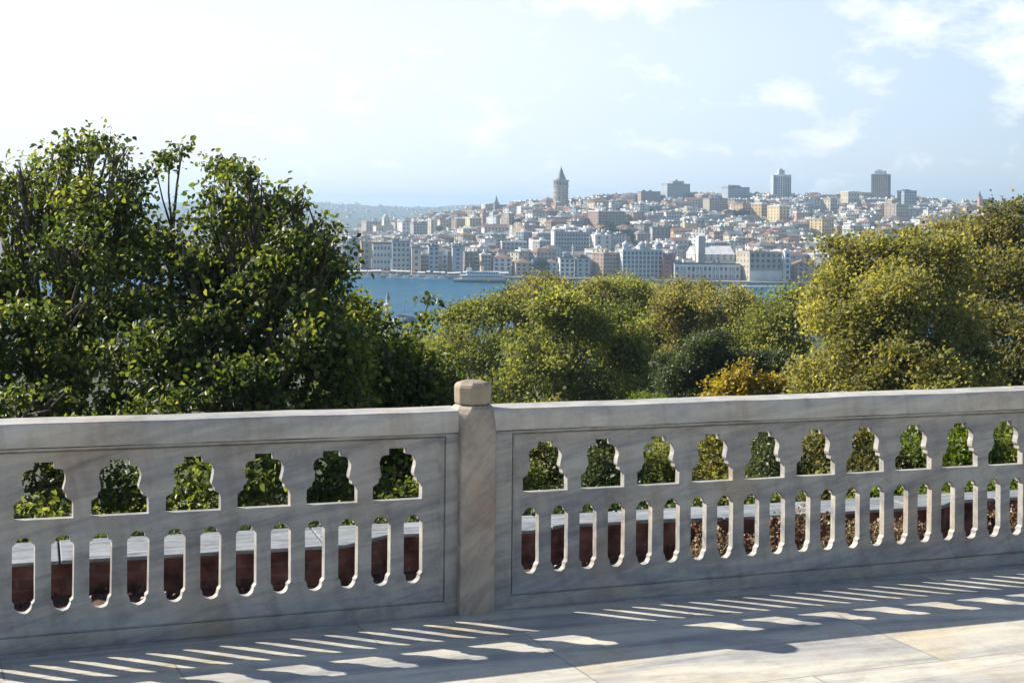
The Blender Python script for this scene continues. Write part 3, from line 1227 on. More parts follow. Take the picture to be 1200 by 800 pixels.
def add_windows(mb, w_, d_, h, floors, mat, T=None, spacing=2.9, ww=1.25, wh=1.6, skip=None, z_base=0.6):
    fh = (h - z_base) / floors
    wh = min(wh, fh * .6)
    for side in range(4):
        ln = w_ if side in (0, 2) else d_
        for i, c in enumerate(win_cols(ln, spacing)):
            for f in range(floors):
                if skip and skip.random() < .16:
                    continue
                z0 = z_base + f * fh + fh * .28
                e = .04
                if side == 0:
                    q = [(c - ww / 2, -d_ / 2 - e), (c + ww / 2, -d_ / 2 - e)]
                elif side == 1:
                    q = [(w_ / 2 + e, c - ww / 2), (w_ / 2 + e, c + ww / 2)]
                elif side == 2:
                    q = [(c + ww / 2, d_ / 2 + e), (c - ww / 2, d_ / 2 + e)]
                else:
                    q = [(-w_ / 2 - e, c + ww / 2), (-w_ / 2 - e, c - ww / 2)]
                vs = [(q[0][0], q[0][1], z0), (q[1][0], q[1][1], z0), (q[1][0], q[1][1], z0 + wh), (q[0][0], q[0][1], z0 + wh)]
                if T:
                    vs = [T(v) for v in vs]
                mb.add(vs, [(0, 1, 2, 3)], mat)


def roof_shape(mb, w_, d_, h, kind, rnd, mat=0, T=None, clutter_mat=None):
    """hip, gable, flat (parapet and roof boxes)"""
    o = .35
    x, y = w_ / 2 + o, d_ / 2 + o
    I = (lambda p: Vector(p)) if T is None else T
    if kind == 'hip' or kind == 'gable':
        rh = min(w_, d_) * rnd.uniform(.20, .30)
        if w_ >= d_:
            e = (y if kind == 'hip' else 0)
            a, b = (-x + e, 0, h + rh), (x - e, 0, h + rh)
        else:
            e = (x if kind == 'hip' else 0)
            a, b = (0, -y + e, h + rh), (0, y - e, h + rh)
        vs = [(-x, -y, h), (x, -y, h), (x, y, h), (-x, y, h), a, b, (-x, -y, h - .3), (x, -y, h - .3), (x, y, h - .3), (-x, y, h - .3)]
        if w_ >= d_:
            fs = [(0, 1, 5, 4), (2, 3, 4, 5), (3, 0, 4), (1, 2, 5)]
        else:
            fs = [(0, 1, 4), (2, 3, 5), (3, 0, 4, 5), (1, 2, 5, 4)]
        fs += [(6, 7, 1, 0), (7, 8, 2, 1), (8, 9, 3, 2), (9, 6, 0, 3), (9, 8, 7, 6)]
        mb.add([I(v) for v in vs], fs, mat)
        if rnd.random() < .5:
            cx, cy = rnd.uniform(-.3, .3) * w_, rnd.uniform(-.3, .3) * d_
            mb.box(cx - .4, cx + .4, cy - .4, cy + .4, h, h + rh + 1.0, mat, I)
        return rh
    mb.box(-x + .2, x - .2, -y + .2, y - .2, h, h + .25, mat, I)
    for (a, b, c, d) in ((-x + .2, x - .2, -y + .2, -y + .45), (-x + .2, x - .2, y - .45, y - .2), (-x + .2, -x + .45, -y + .45, y - .45), (x - .45, x - .2, -y + .45, y - .45)):
        mb.box(a, b, c, d, h + .25, h + .85, mat, I)
    cm = mat if clutter_mat is None else clutter_mat
    for _ in range(rnd.randint(2, 6)):
        cx, cy = rnd.uniform(-.33, .33) * w_, rnd.uniform(-.33, .33) * d_
        a, b = rnd.uniform(.3, 1.8), rnd.uniform(.3, 1.7)
        mb.box(cx - a, cx + a, cy - b, cy + b, h + .25, h + rnd.uniform(1.2, 3.0), cm, I)
    return 2.0


def tree_limit(x):
    tab = [(0, 140), (370, 235), (395, 262), (410, 322), (440, 372), (490, 380), (520, 355), (560, 338), (600, 325), (660, 321), (720, 322), (770, 330),
           (820, 320), (860, 330), (905, 342), (930, 335), (958, 305), (1000, 277), (1050, 262), (1100, 262), (1140, 242), (1200, 232)]
    return lerp_tab(tab, x)


# heroes: x0, x1, top y, base y, colour, roof kind, roof colour, floors, depth(m), turn(deg), spacing, label
HERO = [
    (400, 407, 281, 318, 'white', 'flat', 'grey', 6, 14, 8, 2.6, 'white apartment block with dark windows half hidden by the left tree, on the waterfront'),
    (407, 421, 281, 319, 'blue grey', 'flat', 'grey', 6, 12, 6, 3.2, 'plain blue grey slab building at the left end of the waterfront row'),
    (421, 435, 284, 319, 'beige', 'flat', 'sand', 5, 12, 14, 4.5, 'beige box building squeezed beside the plain blue grey slab on the waterfront'),
    (435, 458, 286, 320, 'pale grey', 'flat', 'dark', 4, 13, 8, 2.3, 'pale classical waterfront building with tall narrow windows and overhanging dark roof'),
    (458, 481, 284, 321, 'blue grey', 'flat', 'grey', 6, 14, 6, 2.6, 'blue grey six storey waterfront block right of the classical building'),
    (481, 494, 291, 322, 'cream', 'flat', 'grey', 4, 12, 6, 3.0, 'cream four storey waterfront building with few large windows'),
    (501, 515, 289, 322, 'blue grey', 'flat', 'dark', 6, 13, 6, 2.2, 'blue grey waterfront block with tight window bands, left of a thin white house'),
    (517, 525, 298, 322, 'white', 'flat', 'white', 4, 10, 8, 3.2, 'thin white waterfront house with a single column of dark windows'),
    (529, 543, 290, 323, 'blue grey', 'flat', 'grey', 6, 12, 6, 4.0, 'smooth blue grey slab standing behind the stern of the white ferry'),
    (562, 576, 299, 323, 'beige', 'flat', 'white', 5, 12, 8, 1.9, 'beige block with dark balcony bands left of the white building behind the ferry'),
    (576, 600, 297, 324, 'white', 'hip', 'terracotta', 4, 13, 8, 3.0, 'white building with orange hip roof and rows of dark windows behind the ferry'),
    (601, 625, 303, 325, 'beige', 'hip', 'terracotta', 3, 15, 10, 3.4, 'low beige hall with wide orange roof, left of the bright blue front'),
    (624, 639, 306, 325, 'blue', 'flat', 'grey', 2, 12, 4, 3.6, 'bright blue fronted low building on the waterfront'),
    (639, 654, 304, 325, 'blue grey', 'hip', 'terracotta', 3, 12, 4, 3.0, 'blue grey three storey house with orange roof beside the bright blue front'),
    (655, 674, 303, 326, 'white', 'flat', 'grey', 4, 12, 6, 3.0, 'white four storey waterfront building just in front of the small city minaret'),
    (675, 692, 303, 326, 'pale grey', 'flat', 'dark', 4, 12, 6, 3.0, 'pale grey waterfront building left of the brown balcony block'),
    (696, 726, 297, 327, 'brown', 'flat', 'sand', 6, 16, 26, 2.0, 'brown corner block with many balcony bands, just left of the big pale columned building'),
    (727, 777, 294, 329, 'pale grey', 'flat', 'blue', 6, 14, 8, 2.5, 'big pale palace-like office with tall window bays and corner pavilions on the waterfront'),
    (777, 788, 301, 329, 'red', 'flat', 'dark', 5, 12, 2, 3.0, 'dark red narrow house between the pale palace-like office and the long gridded hall'),
    (790, 868, 310, 331, 'pale grey', 'flat', 'grey', 2, 16, 3, 3.6, 'long low grey quayside hall with a white gridded front'),
    (868, 918, 296, 334, 'beige', 'flat', 'sand', 5, 22, 16, 3.4, 'large ochre cornered customs block at the right end of the open water'),
    (919, 927, 296, 330, 'white', 'flat', 'white', 5, 8, 10, 3.0, 'thin white stair block right of the large ochre cornered block'),
    (932, 957, 303, 331, 'pink', 'hip', 'terracotta', 4, 13, 10, 3.0, 'pinkish building with red roof at the foot of the slope beside the right plane tree'),
    (951, 979, 257, 279, 'yellow', 'flat', 'sand', 6, 16, 38, 3.0, 'yellow block with two bright end walls on the right slope'),
    (860, 881, 239, 258, 'ochre', 'flat', 'terracotta', 5, 16, 36, 3.0, 'orange tinted apartment block, left one of the ochre row on the upper slope'),
    (882, 902, 239, 259, 'ochre', 'flat', 'white', 5, 16, 36, 3.0, 'orange tinted apartment block, middle one of the ochre row on the upper slope'),
    (902, 926, 242, 265, 'yellow', 'flat', 'white', 6, 20, 30, 3.4, 'large golden block below the twin slab high-rise'),
    (690, 733, 248, 270, 'brown', 'flat', 'white', 6, 22, 24, 3.4, 'wide brown block with sunlit end wall, right of and below the round tower'),
    (776, 809, 216, 237, 'blue grey', 'flat', 'grey', 7, 20, 18, 2.6, 'massive grey hotel block topping the skyline'),
    (748, 774, 225, 238, 'brown', 'flat', 'dark', 5, 16, 12, 3.0, 'dull brown block on the skyline left of the massive grey hotel'),
    (847, 879, 220, 237, 'blue grey', 'flat', 'dark', 6, 18, 20, 3.0, 'grey stepped block on the skyline midway between the hotel and the twin slab high-rise'),
    (825, 853, 233, 248, 'beige', 'flat', 'grey', 5, 16, 22, 3.0, 'beige block with bright end wall just under the grove on the ridge'),
    (423, 446, 260, 276, 'beige', 'flat', 'sand', 5, 16, 28, 3.4, 'beige block just left of the domed white turret'),
    (465, 480, 258, 275, 'white', 'gable', 'grey', 3, 14, 30, 3.4, 'white gabled building right of the domed white turret'),
    (480, 502, 262, 279, 'grey', 'flat', 'grey', 5, 14, 20, 3.0, 'grey block with bright end wall in the middle of the left slope'),
    (501, 509, 258, 279, 'cream', 'flat', 'white', 6, 10, 30, 3.4, 'narrow cream tower block beside the grey block on the left slope'),
    (512, 526, 258, 270, 'yellow', 'flat', 'terracotta', 3, 12, 20, 3.0, 'small yellow building uphill of the narrow cream tower block'),
    (545, 564, 256, 267, 'yellow', 'flat', 'white', 3, 14, 24, 3.0, 'bright yellow building on the slope left of the long maroon roof'),
    (564, 596, 262, 276, 'white', 'gable', 'rust red', 3, 16, 12, 3.0, 'long white school-like building under a maroon roof, below the spired church'),
    (587, 618, 284, 294, 'pale grey', 'flat', 'white', 2, 12, 6, 3.0, 'long low pale building with white roof edge, uphill of the orange roofed hall'),
    (648, 691, 273, 294, 'blue grey', 'flat', 'grey', 4, 16, 8, 2.3, 'large blue grey office with window bands and white edge below the round tower'),
    (692, 717, 276, 293, 'white', 'flat', 'white', 3, 12, 20, 5.0, 'white framed building right of the large blue grey office'),
    (740, 763, 270, 287, 'beige', 'hip', 'grey', 4, 13, 24, 3.0, 'beige hip roofed building uphill of the pale palace-like office'),
    (763, 784, 267, 284, 'grey', 'flat', 'grey', 5, 13, 6, 3.2, 'grey slab uphill of the dark red narrow house'),
    (964, 982, 234, 251, 'cream', 'flat', 'sand', 4, 16, 34, 3.0, 'cream block with long windows between the two high-rises'),
    (987, 1008, 225, 243, 'cream', 'flat', 'white', 3, 16, 26, 4.0, 'cream building near the skyline, left of the dark high-rise'),
    (1039, 1067, 240, 260, 'beige', 'flat', 'sand', 5, 18, 34, 3.0, 'beige block just below and right of the dark high-rise'),
    (1054, 1075, 224, 246, 'blue grey', 'flat', 'dark', 6, 16, 20, 3.4, 'blue grey block on the skyline right of the dark high-rise'),
    (808, 862, 290, 306, 'white', 'gable', 'white', 2, 22, 12, 5.0, 'wide low hall with bright white roof behind the gridded quayside hall'),
]


def base_Y(x, yb):
    lo, hi = 1000, 2300
    best = None
    for Yi in np.arange(1045, 2300, 6.0):
        X = P(x, 245, Yi).x
        if Yi < shore(X) + 8:
            continue
        z = SEA + city_alt(X, Yi)
        _x, y = proj(X, Yi, z)
        if y <= yb:
            return Yi
    return 2080.0


hero_rects = []
print_h = []
win_cache = {}


def window_mesh(ww, wh):
    key = (round(ww, 1), round(wh, 1))
    if key not in win_cache:
        m = MB()
        # frame and pane, standing 6 cm proud of the wall
        a, b = ww / 2, wh
        m.box(-a, a, -.06, .02, 0, b, 0)
        m.box(-a - .12, a + .12, -.14, .02, -.16, -.002, 1)
        win_cache[key] = m.mesh('window', [M['glass'], M['w_white']])
    return win_cache[key]


def hero_building(spec, name='building'):
    x0, x1, yt, yb, col, rk, rc, floors, depth, turn, spac, label = spec
    xm = (x0 + x1) / 2
    Y = base_Y(xm, yb)
    yb_real = proj(P(xm, 245, Y).x, Y, SEA + city_alt(P(xm, 245, Y).x, Y))[1]
    mpp = Y / F
    tot = (x1 - x0) * mpp
    a = math.radians(turn)
    wd = max(4.0, (tot - depth * math.sin(a)) / math.cos(a))
    if wd <= 4.0:
        depth = max(4.0, (tot - 4 * math.cos(a)) / max(.05, math.sin(a)))
        depth = min(depth, 20)
    h = (yb_real - yt) * mpp
    roofh = 0
    if rk != 'flat':
        roofh = min(wd, depth) * .25
    h = h - roofh
    X = P(xm, 245, Y).x
    Yc = Y + depth / 2
    z = SEA + city_alt(X, Y)
    rnd = random.Random(int(x0 * 7 + yt))
    root = empty(name, (X, Yc, z - 1.0), label, 'building', rz=a)
    wl_ = MB()
    wl_.box(-wd / 2, wd / 2, -depth / 2, depth / 2, -3, h + 1.0)
    # cornice and string course
    wl_.box(-wd / 2 - .35, wd / 2 + .35, -depth / 2 - .35, depth / 2 + .35, h + .55, h + .95)
    wl_.box(-wd / 2 - .15, wd / 2 + .15, -depth / 2 - .15, depth / 2 + .15, 4.6, 4.9)
    wl_.build('wall', M['w_' + col], root, world=False)
    rf = MB()
    if rc not in ROOFS:
        rc_m = M['w_pale grey']
    else:
        rc_m = M['r_' + rc]
    roof_shape(rf, wd, depth, h + 1.0, rk, rnd, 0)
    ro = rf.build('roof', rc_m, root, world=False)
    # windows, one object each on the two faces towards the water
    fh = (h - .8) / floors
    wh = min(2.3, fh * .6)
    cols = win_cols(wd, spac * (1.0 if wd / spac * floors <= 70 else wd / spac * floors / 70))
    sp = wd / len(cols)
    ww = min(sp * .55, 1.9)
    me = window_mesh(ww, wh)
    for c in cols:
        for f in range(floors):
            o = bpy.data.objects.new('window', me)
            COL.objects.link(o)
            o.parent = root
            o.location = (c, -depth / 2 - .002, 1.0 + .6 + f * fh + fh * .22)
    if depth * math.sin(a) / mpp > 3.0:
        cols2 = win_cols(depth, 4.4)
        me2 = window_mesh(1.2, min(1.6, fh * .55))
        for c in cols2[:4]:
            for f in range(floors):
                o = bpy.data.objects.new('window', me2)
                COL.objects.link(o)
                o.parent = root
                o.rotation_euler = (0, 0, -math.pi / 2)
                o.location = (-wd / 2 - .002, c, 1.0 + .6 + f * fh + fh * .25)
    hero_rects.append((x0, x1, yt, yb_real, Y))
    return root, (wd, depth, h, a, X, Yc, z)


heroes = []
for sp_ in HERO:
    r_, info = hero_building(sp_)
    heroes.append((r_, info, sp_))

# extra parts of some of the big ones
for r_, (wd, dp, h, a, X, Yc, z), sp_ in heroes:
    if sp_[0] == 727:      # corner pavilions, pilasters
        m = MB()
        for c in (-wd / 2 + 2.5, wd / 2 - 2.5, 0):
            m.prism([(c + 2.4 * math.cos(q * math.pi / 4), -dp / 2 + 3 + 2.4 * math.sin(q * math.pi / 4)) for q in range(8)], h + 1.9, h + 5.0)
            m.lathe([(2.7, h + 5.0), (2.2, h + 6.4), (1.0, h + 7.4), (.1, h + 7.9)], 10, (c, -dp / 2 + 3))
        m.build('pavilion_roof', M['w_pale grey'], r_, world=False)
        n_ = len(win_cols(wd, 2.5 * (1.0 if wd / 2.5 * 6 <= 70 else wd / 2.5 * 6 / 70)))
        for i in range(n_ + 1):
            p_ = MB()
            c = -wd / 2 + wd * i / n_
            p_.box(c - .35, c + .35, -dp / 2 - .55, -dp / 2 - .01, 1.0, h + .5)
            p_.build('pilaster', M['w_white'], r_, world=False)
    if sp_[0] == 790:
        n_ = 16
        for i in range(n_ + 1):
            p_ = MB()
            c = -wd / 2 + wd * i / n_
            p_.box(c - .35, c + .35, -dp / 2 - .6, -dp / 2 - .01, 0.5, h + .5)
            p_.build('pilaster', M['w_white'], r_, world=False)
        p_ = MB()
        p_.box(-wd / 2, wd / 2, -dp / 2 - .8, -dp / 2 - .61, h - .6, h + .9)
        p_.build('fascia', M['w_white'], r_, world=False)
    if sp_[0] == 868:
        p_ = MB()
        p_.box(-wd / 2 - .25, wd / 2 + .25, -dp / 2 - .25, -dp / 2 + .2, -1, h * .42)
        p_.build('lower_front', M['w_white'], r_, world=False)
    if sp_[0] == 776:
        p_ = MB()
        p_.box(-wd * .22, wd * .28, -dp * .3, dp * .3, h + 1.3, h + 5.5)
        p_.box(-wd * .05, wd * .05, -dp * .1, dp * .1, h + 5.5, h + 7.5)
        p_.build('penthouse', M['w_grey'], r_, world=False)
    if sp_[0] == 847:
        p_ = MB()
        p_.box(-wd * .45, wd * .1, -dp * .3, dp * .3, h + 1.3, h + 4.5)
        p_.build('penthouse', M['w_grey'], r_, world=False)
    if sp_[0] == 648:
        p_ = MB()
        p_.box(-wd / 2 - 1.2, -wd / 2 - .01, -dp / 2 - .5, dp / 2, 0, h + 2.0)
        p_.build('edge_fin', M['w_white'], r_, world=False)
    if sp_[0] == 435:
        p_ = MB()
        p_.box(-wd / 2 - 1.2, wd / 2 + 1.2, -dp / 2 - 1.2, dp / 2 + 1.2, h + 1.9, h + 2.4)
        p_.build('overhanging_eave', M['r_dark'], r_, world=False)


# ---- the round tower
def round_tower():
    Y = 1650
    c = P(657, 245, Y)
    mpp = Y / F
    z0 = SEA + city_alt(c.x, Y) - 1
    zt = lambda y: P(657, y, Y).z - z0
    root = empty('round_tower', (c.x, Y, z0), 'tall round stone tower with conical roof rising over the city', 'tower')
    R = 8.1
    m = MB()
    m.lathe([(R * 1.02, -3), (R, zt(240)), (R * .98, zt(219.5))], 32)
    m.build('shaft', M['stone'], root, world=False)
    m = MB()
    m.lathe([(R * .98, zt(219.45)), (R * 1.04, zt(219)), (R * 1.04, zt(217.3)), (R * .97, zt(217.2)), (R * .97, zt(213.2)), (R * 1.08, zt(213)),
             (R * 1.10, zt(211)), (R * 1.02, zt(210.9)), (R * 1.0, zt(211.5))], 32)
    m.build('gallery', M['stone'], root, world=False)
    for k_ in range(14):
        an = 2 * math.pi * k_ / 14 + .1
        w_ = MB()
        T = local_T(R * .97 * math.cos(an), R * .97 * math.sin(an), 0, an)
        w_.box(-.1, .12, -.75, .75, zt(216.9), zt(214.0), 0, T)
        w_.build('window', M['glass'], root, world=False)
    m = MB()
    m.lathe([(R * .70, zt(211.4)), (R * .66, zt(209.5)), (R * .40, zt(204)), (R * .16, zt(198.5)), (R * .05, zt(196.5))], 24)
    m.build('conical_roof', M['lead'], root, world=False)
    m = MB()
    m.lathe([(.22, zt(196.6)), (.5, zt(196)), (.22, zt(195.6)), (.05, zt(193.5))], 8)
    m.build('finial', M['lead'], root, world=False)
    for k_ in range(5):
        for yy in (226, 232):
            an = -2.9 + k_ * .55
            w_ = MB()
            T = local_T(R * .985 * math.cos(an), R * .985 * math.sin(an), 0, an)
            w_.box(-.1, .15, -.5, .5, zt(yy + 1.2), zt(yy - .8), 0, T)
            w_.build('window', M['glass'], root, world=False)
    hero_rects.append((648, 666, 195, 243, Y))


round_tower()


def high_rise_twin():
    Y = 2010
    c = P(914.5, 245, Y)
    z0 = SEA + city_alt(c.x, Y) - 1
    mpp = Y / F
    zt = lambda y: P(914.5, y, Y).z - z0
    root = empty('high_rise', (c.x, Y, z0), 'slim twin slab high-rise with raised core and mast on the skyline', 'high-rise', rz=math.radians(12))
    parts = [(-11.5, -6.2, 205), (-5.9, 3.0, 204), (3.6, 10.6, 205)]
    cols = ['blue grey', 'white', 'pale grey']
    for (a, b, y), cl_ in zip(parts, cols):
        m = MB()
        m.box(a * mpp, b * mpp, -7, 7, -3, zt(y))
        o = m.build('slab', M['w_' + cl_], root, world=False)
        g = MB()
        n_ = 3
        w_ = (b - a) * mpp
        for i in range(n_):
            x = a * mpp + w_ * (i + .5) / n_
            for f in range(15):
                zz = 5 + f * (zt(y) - 8) / 15
                g.box(x - w_ / n_ * .32, x + w_ / n_ * .32, -7.06, -7.01, zz, zz + 1.5)
        g.build('window_bands', M['glass'], o, world=False)
    m = MB()
    m.box(-3.6 * mpp, 3.4 * mpp, -4, 4, zt(204), zt(199.5))
    m.box(-2.4 * mpp, 1.4 * mpp, -2.5, 2.5, zt(199.5), zt(198))
    m.build('core', M['w_blue grey'], root, world=False)
    m = MB()
    m.lathe([(.5, zt(198)), (.3, zt(196.5)), (.08, zt(195.3))], 8)
    m.build('mast', M['w_white'], root, world=False)
    hero_rects.append((903, 926, 196, 236, Y))


def high_rise_dark():
    Y = 2040
    c = P(1032, 245, Y)
    z0 = SEA + city_alt(c.x, Y) - 1
    mpp = Y / F
    zt = lambda y: P(1032, y, Y).z - z0
    root = empty('high_rise', (c.x, Y, z0), 'broad dark brown high-rise with vertical stripes on the right skyline', 'high-rise', rz=math.radians(-22))
    w_, d_ = 19.5 * mpp, 17 * mpp
    m = MB()
    m.box(-w_ / 2, w_ / 2, -d_ / 2, d_ / 2, -3, zt(204.3))
    m.build('wall', M['w_beige'], root, world=False)
    for i in range(8):
        x = -w_ / 2 + w_ * (i + .5) / 8
        for f in range(4):
            pass
        g = MB()
        g.box(x - w_ / 34, x + w_ / 34, -d_ / 2 - .5, -d_ / 2 - .01, 0, zt(205.5))
        g.build('rib', M['w_beige'], root, world=False)
    for i in range(8):
        y = -d_ / 2 + d_ * (i + .5) / 8
        g = MB()
        g.box(w_ / 2 + .01, w_ / 2 + .5, y - w_ / 40, y + w_ / 40, 0, zt(205.5))
        g.build('rib', M['w_dark grey'], root, world=False)
    g = MB()
    for f in range(17):
        zz = 3 + f * (zt(205) - 3) / 17
        g.box(-w_ / 2 - .1, w_ / 2 + .1, -d_ / 2 - .2, d_ / 2 + .1, zz, zz + 1.5)
    g.build('window_bands', M['glass'], root, world=False)
    g = MB()
    g.box(-w_ / 2 - .3, w_ / 2 + .3, -d_ / 2 - .6, d_ / 2 + .3, zt(205.4), zt(204.2))
    g.build('parapet', M['w_grey'], root, world=False)
    g = MB()
    g.box(-w_ * .33, w_ * .28, -d_ * .3, d_ * .3, zt(204.2), zt(200.4))
    g.box(-w_ * .2, w_ * .0, -d_ * .2, d_ * .2, zt(200.4), zt(199))
    g.build('plant_room', M['w_pale grey'], root, world=False)
    hero_rects.append((1019, 1045, 199, 240, Y))


high_rise_twin()
high_rise_dark()


def church(x, ytop, Y, wpx, label, wall_m, roof_m, ybody):
    c = P(x, 245, Y)
    z0 = SEA + city_alt(c.x, Y) - 1
    mpp = Y / F
    zt = lambda y: P(x, y, Y).z - z0
    root = empty('church', (c.x, Y, z0), label, 'church', rz=math.radians(20))
    h = wpx * mpp / 2
    m = MB()
    zb = zt(ybody)
    m.box(-h, h, -h, h, -2, zb)
    m.box(-h * 1.15, h * 1.15, -h * 1.15, h * 1.15, zb, zb + .8)
    m.build('bell_tower', wall_m, root, world=False)
    m = MB()
    m.lathe([(h * .75, zb + .8), (h * .72, zb + 3), (h * .8, zb + 3.2), (h * .45, zb + (zt(ytop) - zb) * .55), (.06, zt(ytop))], 8)
    m.build('spire', roof_m, root, world=False)
    m = MB()
    m.box(h * 1.2, h * 7, -h * 1.6, h * 1.6, -2, zb * .62)
    m.build('nave', wall_m, root, world=False)
    m = MB()
    m.add([(h * 1.2, -h * 1.7, zb * .62), (h * 7, -h * 1.7, zb * .62), (h * 7, h * 1.7, zb * .62), (h * 1.2, h * 1.7, zb * .62), (h * 1.2, 0, zb * .9), (h * 7, 0, zb * .9)],
          [(0, 1, 5, 4), (2, 3, 4, 5), (3, 0, 4), (1, 2, 5), (3, 2, 1, 0)])
    m.build('roof', roof_m, root, world=False)
    for q in (-1, 1):
        g = MB()
        g.box(-.5, .5, q * h * 1.01, q * h * 1.05, zb * .6, zb * .85)
        g.build('belfry_opening', M['glass'], root, world=False)
    hero_rects.append((x - wpx, x + wpx, ytop, ybody + 14, Y))


church(581.5, 228.5, 1850, 5.5, 'dark stone church with a knobbly spire on the skyline left of the round tower', M['w_dark grey'], M['lead'], 238)
church(1148, 223.5, 1960, 4.5, 'pink church with a pointed steeple at the right end of the skyline', M['w_pink'], M['r_rust red'], 231)


def turret_building():
    Y = base_Y(451, 277)
    c = P(451, 245, Y)
    z0 = SEA + city_alt(c.x, Y) - 1
    mpp = Y / F
    zt = lambda y: P(451, y, Y).z - z0
    root = empty('turret_building', (c.x, Y + 8, z0), 'white building with a square domed turret on the left slope', 'building', rz=math.radians(24))
    m = MB()
    m.box(-14, 9, -6, 6, -3, zt(265))
    m.box(-4, 3.5, -6.5, 0, -3, zt(256))
    m.build('wall', M['w_cream'], root, world=False)
    m = MB()
    m.lathe([(4.0, zt(256)), (4.1, zt(255)), (3.2, zt(253)), (1.6, zt(251.4)), (.6, zt(251)), (.5, zt(249.8)), (.05, zt(249.4))], 14, (-.2, -3.2))
    m.build('dome', M['w_pale grey'], root, world=False)
    m = MB()
    m.box(-14.4, -4.1, -6.4, 6.4, zt(265) + .01, zt(264.3))
    m.box(3.6, 9.4, -6.4, 6.4, zt(265) + .01, zt(264.3))
    m.build('roof', M['r_sand'], root, world=False)
    for x in (-12, -9, -6, 5.2, 7.4):
        for f in (0, 1):
            g = MB()
            g.box(x - .6, x + .6, -6.08, -6.01, zt(273) + f * 4, zt(273) + f * 4 + 2)
            g.build('window', M['glass'], root, world=False)
    for x in (-2.2, 1.6):
        g = MB()
        g.box(x - .6, x + .6, -6.58, -6.51, zt(262), zt(258))
        g.build('window', M['glass'], root, world=False)
    hero_rects.append((444, 458, 249, 274, Y))


turret_building()


def chimney_slab():
    Y = 1150
    c = P(822.5, 245, Y)
    z0 = SEA + city_alt(c.x, Y) - 1
    zt = lambda y: P(822.5, y, Y).z - z0
    root = empty('stair_tower', (c.x, Y + 3, z0), 'plain tall grey stair tower rising behind the long gridded quayside hall', 'tower', rz=math.radians(12))
    m = MB()
    m.box(-2.6, 2.6, -2.2, 2.2, -2, zt(277))
    m.build('wall', M['w_grey'], root, world=False)
    m = MB()
    m.box(-2.8, 2.8, -2.4, 2.4, zt(277) + .002, zt(276.3))
    m.build('roof', M['r_white'], root, world=False)
    m = MB()
    m.box(-2.9, -2.605, -2.4, 2.3, -2, zt(277))
    m.build('edge_fin', M['w_white'], root, world=False)
    hero_rects.append((817, 828, 277, 312, Y))


chimney_slab()


def minaret(x, ytop, ybase, Y, r, label, dome=None, z0=None):
    c = P(x, 245, Y)
    zb = P(x, ybase, Y).z if z0 is None else z0
    zt = lambda y: P(x, y, Y).z - zb
    root = empty('mosque', (c.x, Y, zb), label, 'mosque')
    H = zt(ytop)
    m = MB()
    m.lathe([(r * 1.5, -2), (r * 1.4, H * .25), (r, H * .3), (r, H * .66), (r * 1.7, H * .70), (r * 1.7, H * .73), (r * .8, H * .735), (r * .8, H * .83)], 14)
    m.build('minaret', M['w_white'], root, world=False)
    m = MB()
    m.lathe([(r * 1.0, H * .83), (r * .45, H * .92), (.05, H)], 14)
    m.build('minaret_cap', M['lead'], root, world=False)
    if dome:
        dx, dr, dh = dome
        m = MB()
        m.box(dx - dr * 1.15, dx + dr * 1.15, -dr, dr, -3, dh * .55)
        m.lathe([(dr * .98, dh * .5), (dr * .98, dh * .64)], 16, (dx, 0))
        m.build('prayer_hall', M['w_white'], root, world=False)
        m = MB()
        prof = [(dr * .96 * math.cos(q), dh * .64 + dr * .62 * math.sin(q)) for q in [i * math.pi / 16 for i in range(8)]]
        prof.append((.05, dh * .64 + dr * .64))
        m.lathe(prof, 20, (dx, 0))
        m.build('dome', M['lead'], root, world=False, smooth=True)
        m = MB()
        m.lathe([(.15, dh * .64 + dr * .6), (.1, dh * .64 + dr * .6 + 1.6), (.02, dh * .64 + dr * .6 + 2.2)], 6, (dx, 0))
        m.build('finial', M['lead'], root, world=False)
        for q in (-.6, 0, .6):
            g = MB()
            g.box(dx + q * dr - .45, dx + q * dr + .45, -dr - .06, -dr - .01, dh * .15, dh * .42)
            g.build('window', M['glass'], root, world=False)
    return root


minaret(455.5, 340, 400, 480, .75, 'small white mosque with slim minaret and lead dome among the trees before the water', dome=(5.2, 4.6, 9.0))
Yq = base_Y(672, 308) + 8
minaret(672, 284, 312, Yq, .8, 'little white mosque with a pencil minaret behind the waterfront row', dome=(-6, 4.5, 8), z0=SEA + city_alt(P(672, 245, Yq).x, Yq))
hero_rects.append((662, 680, 284, 305, Yq))

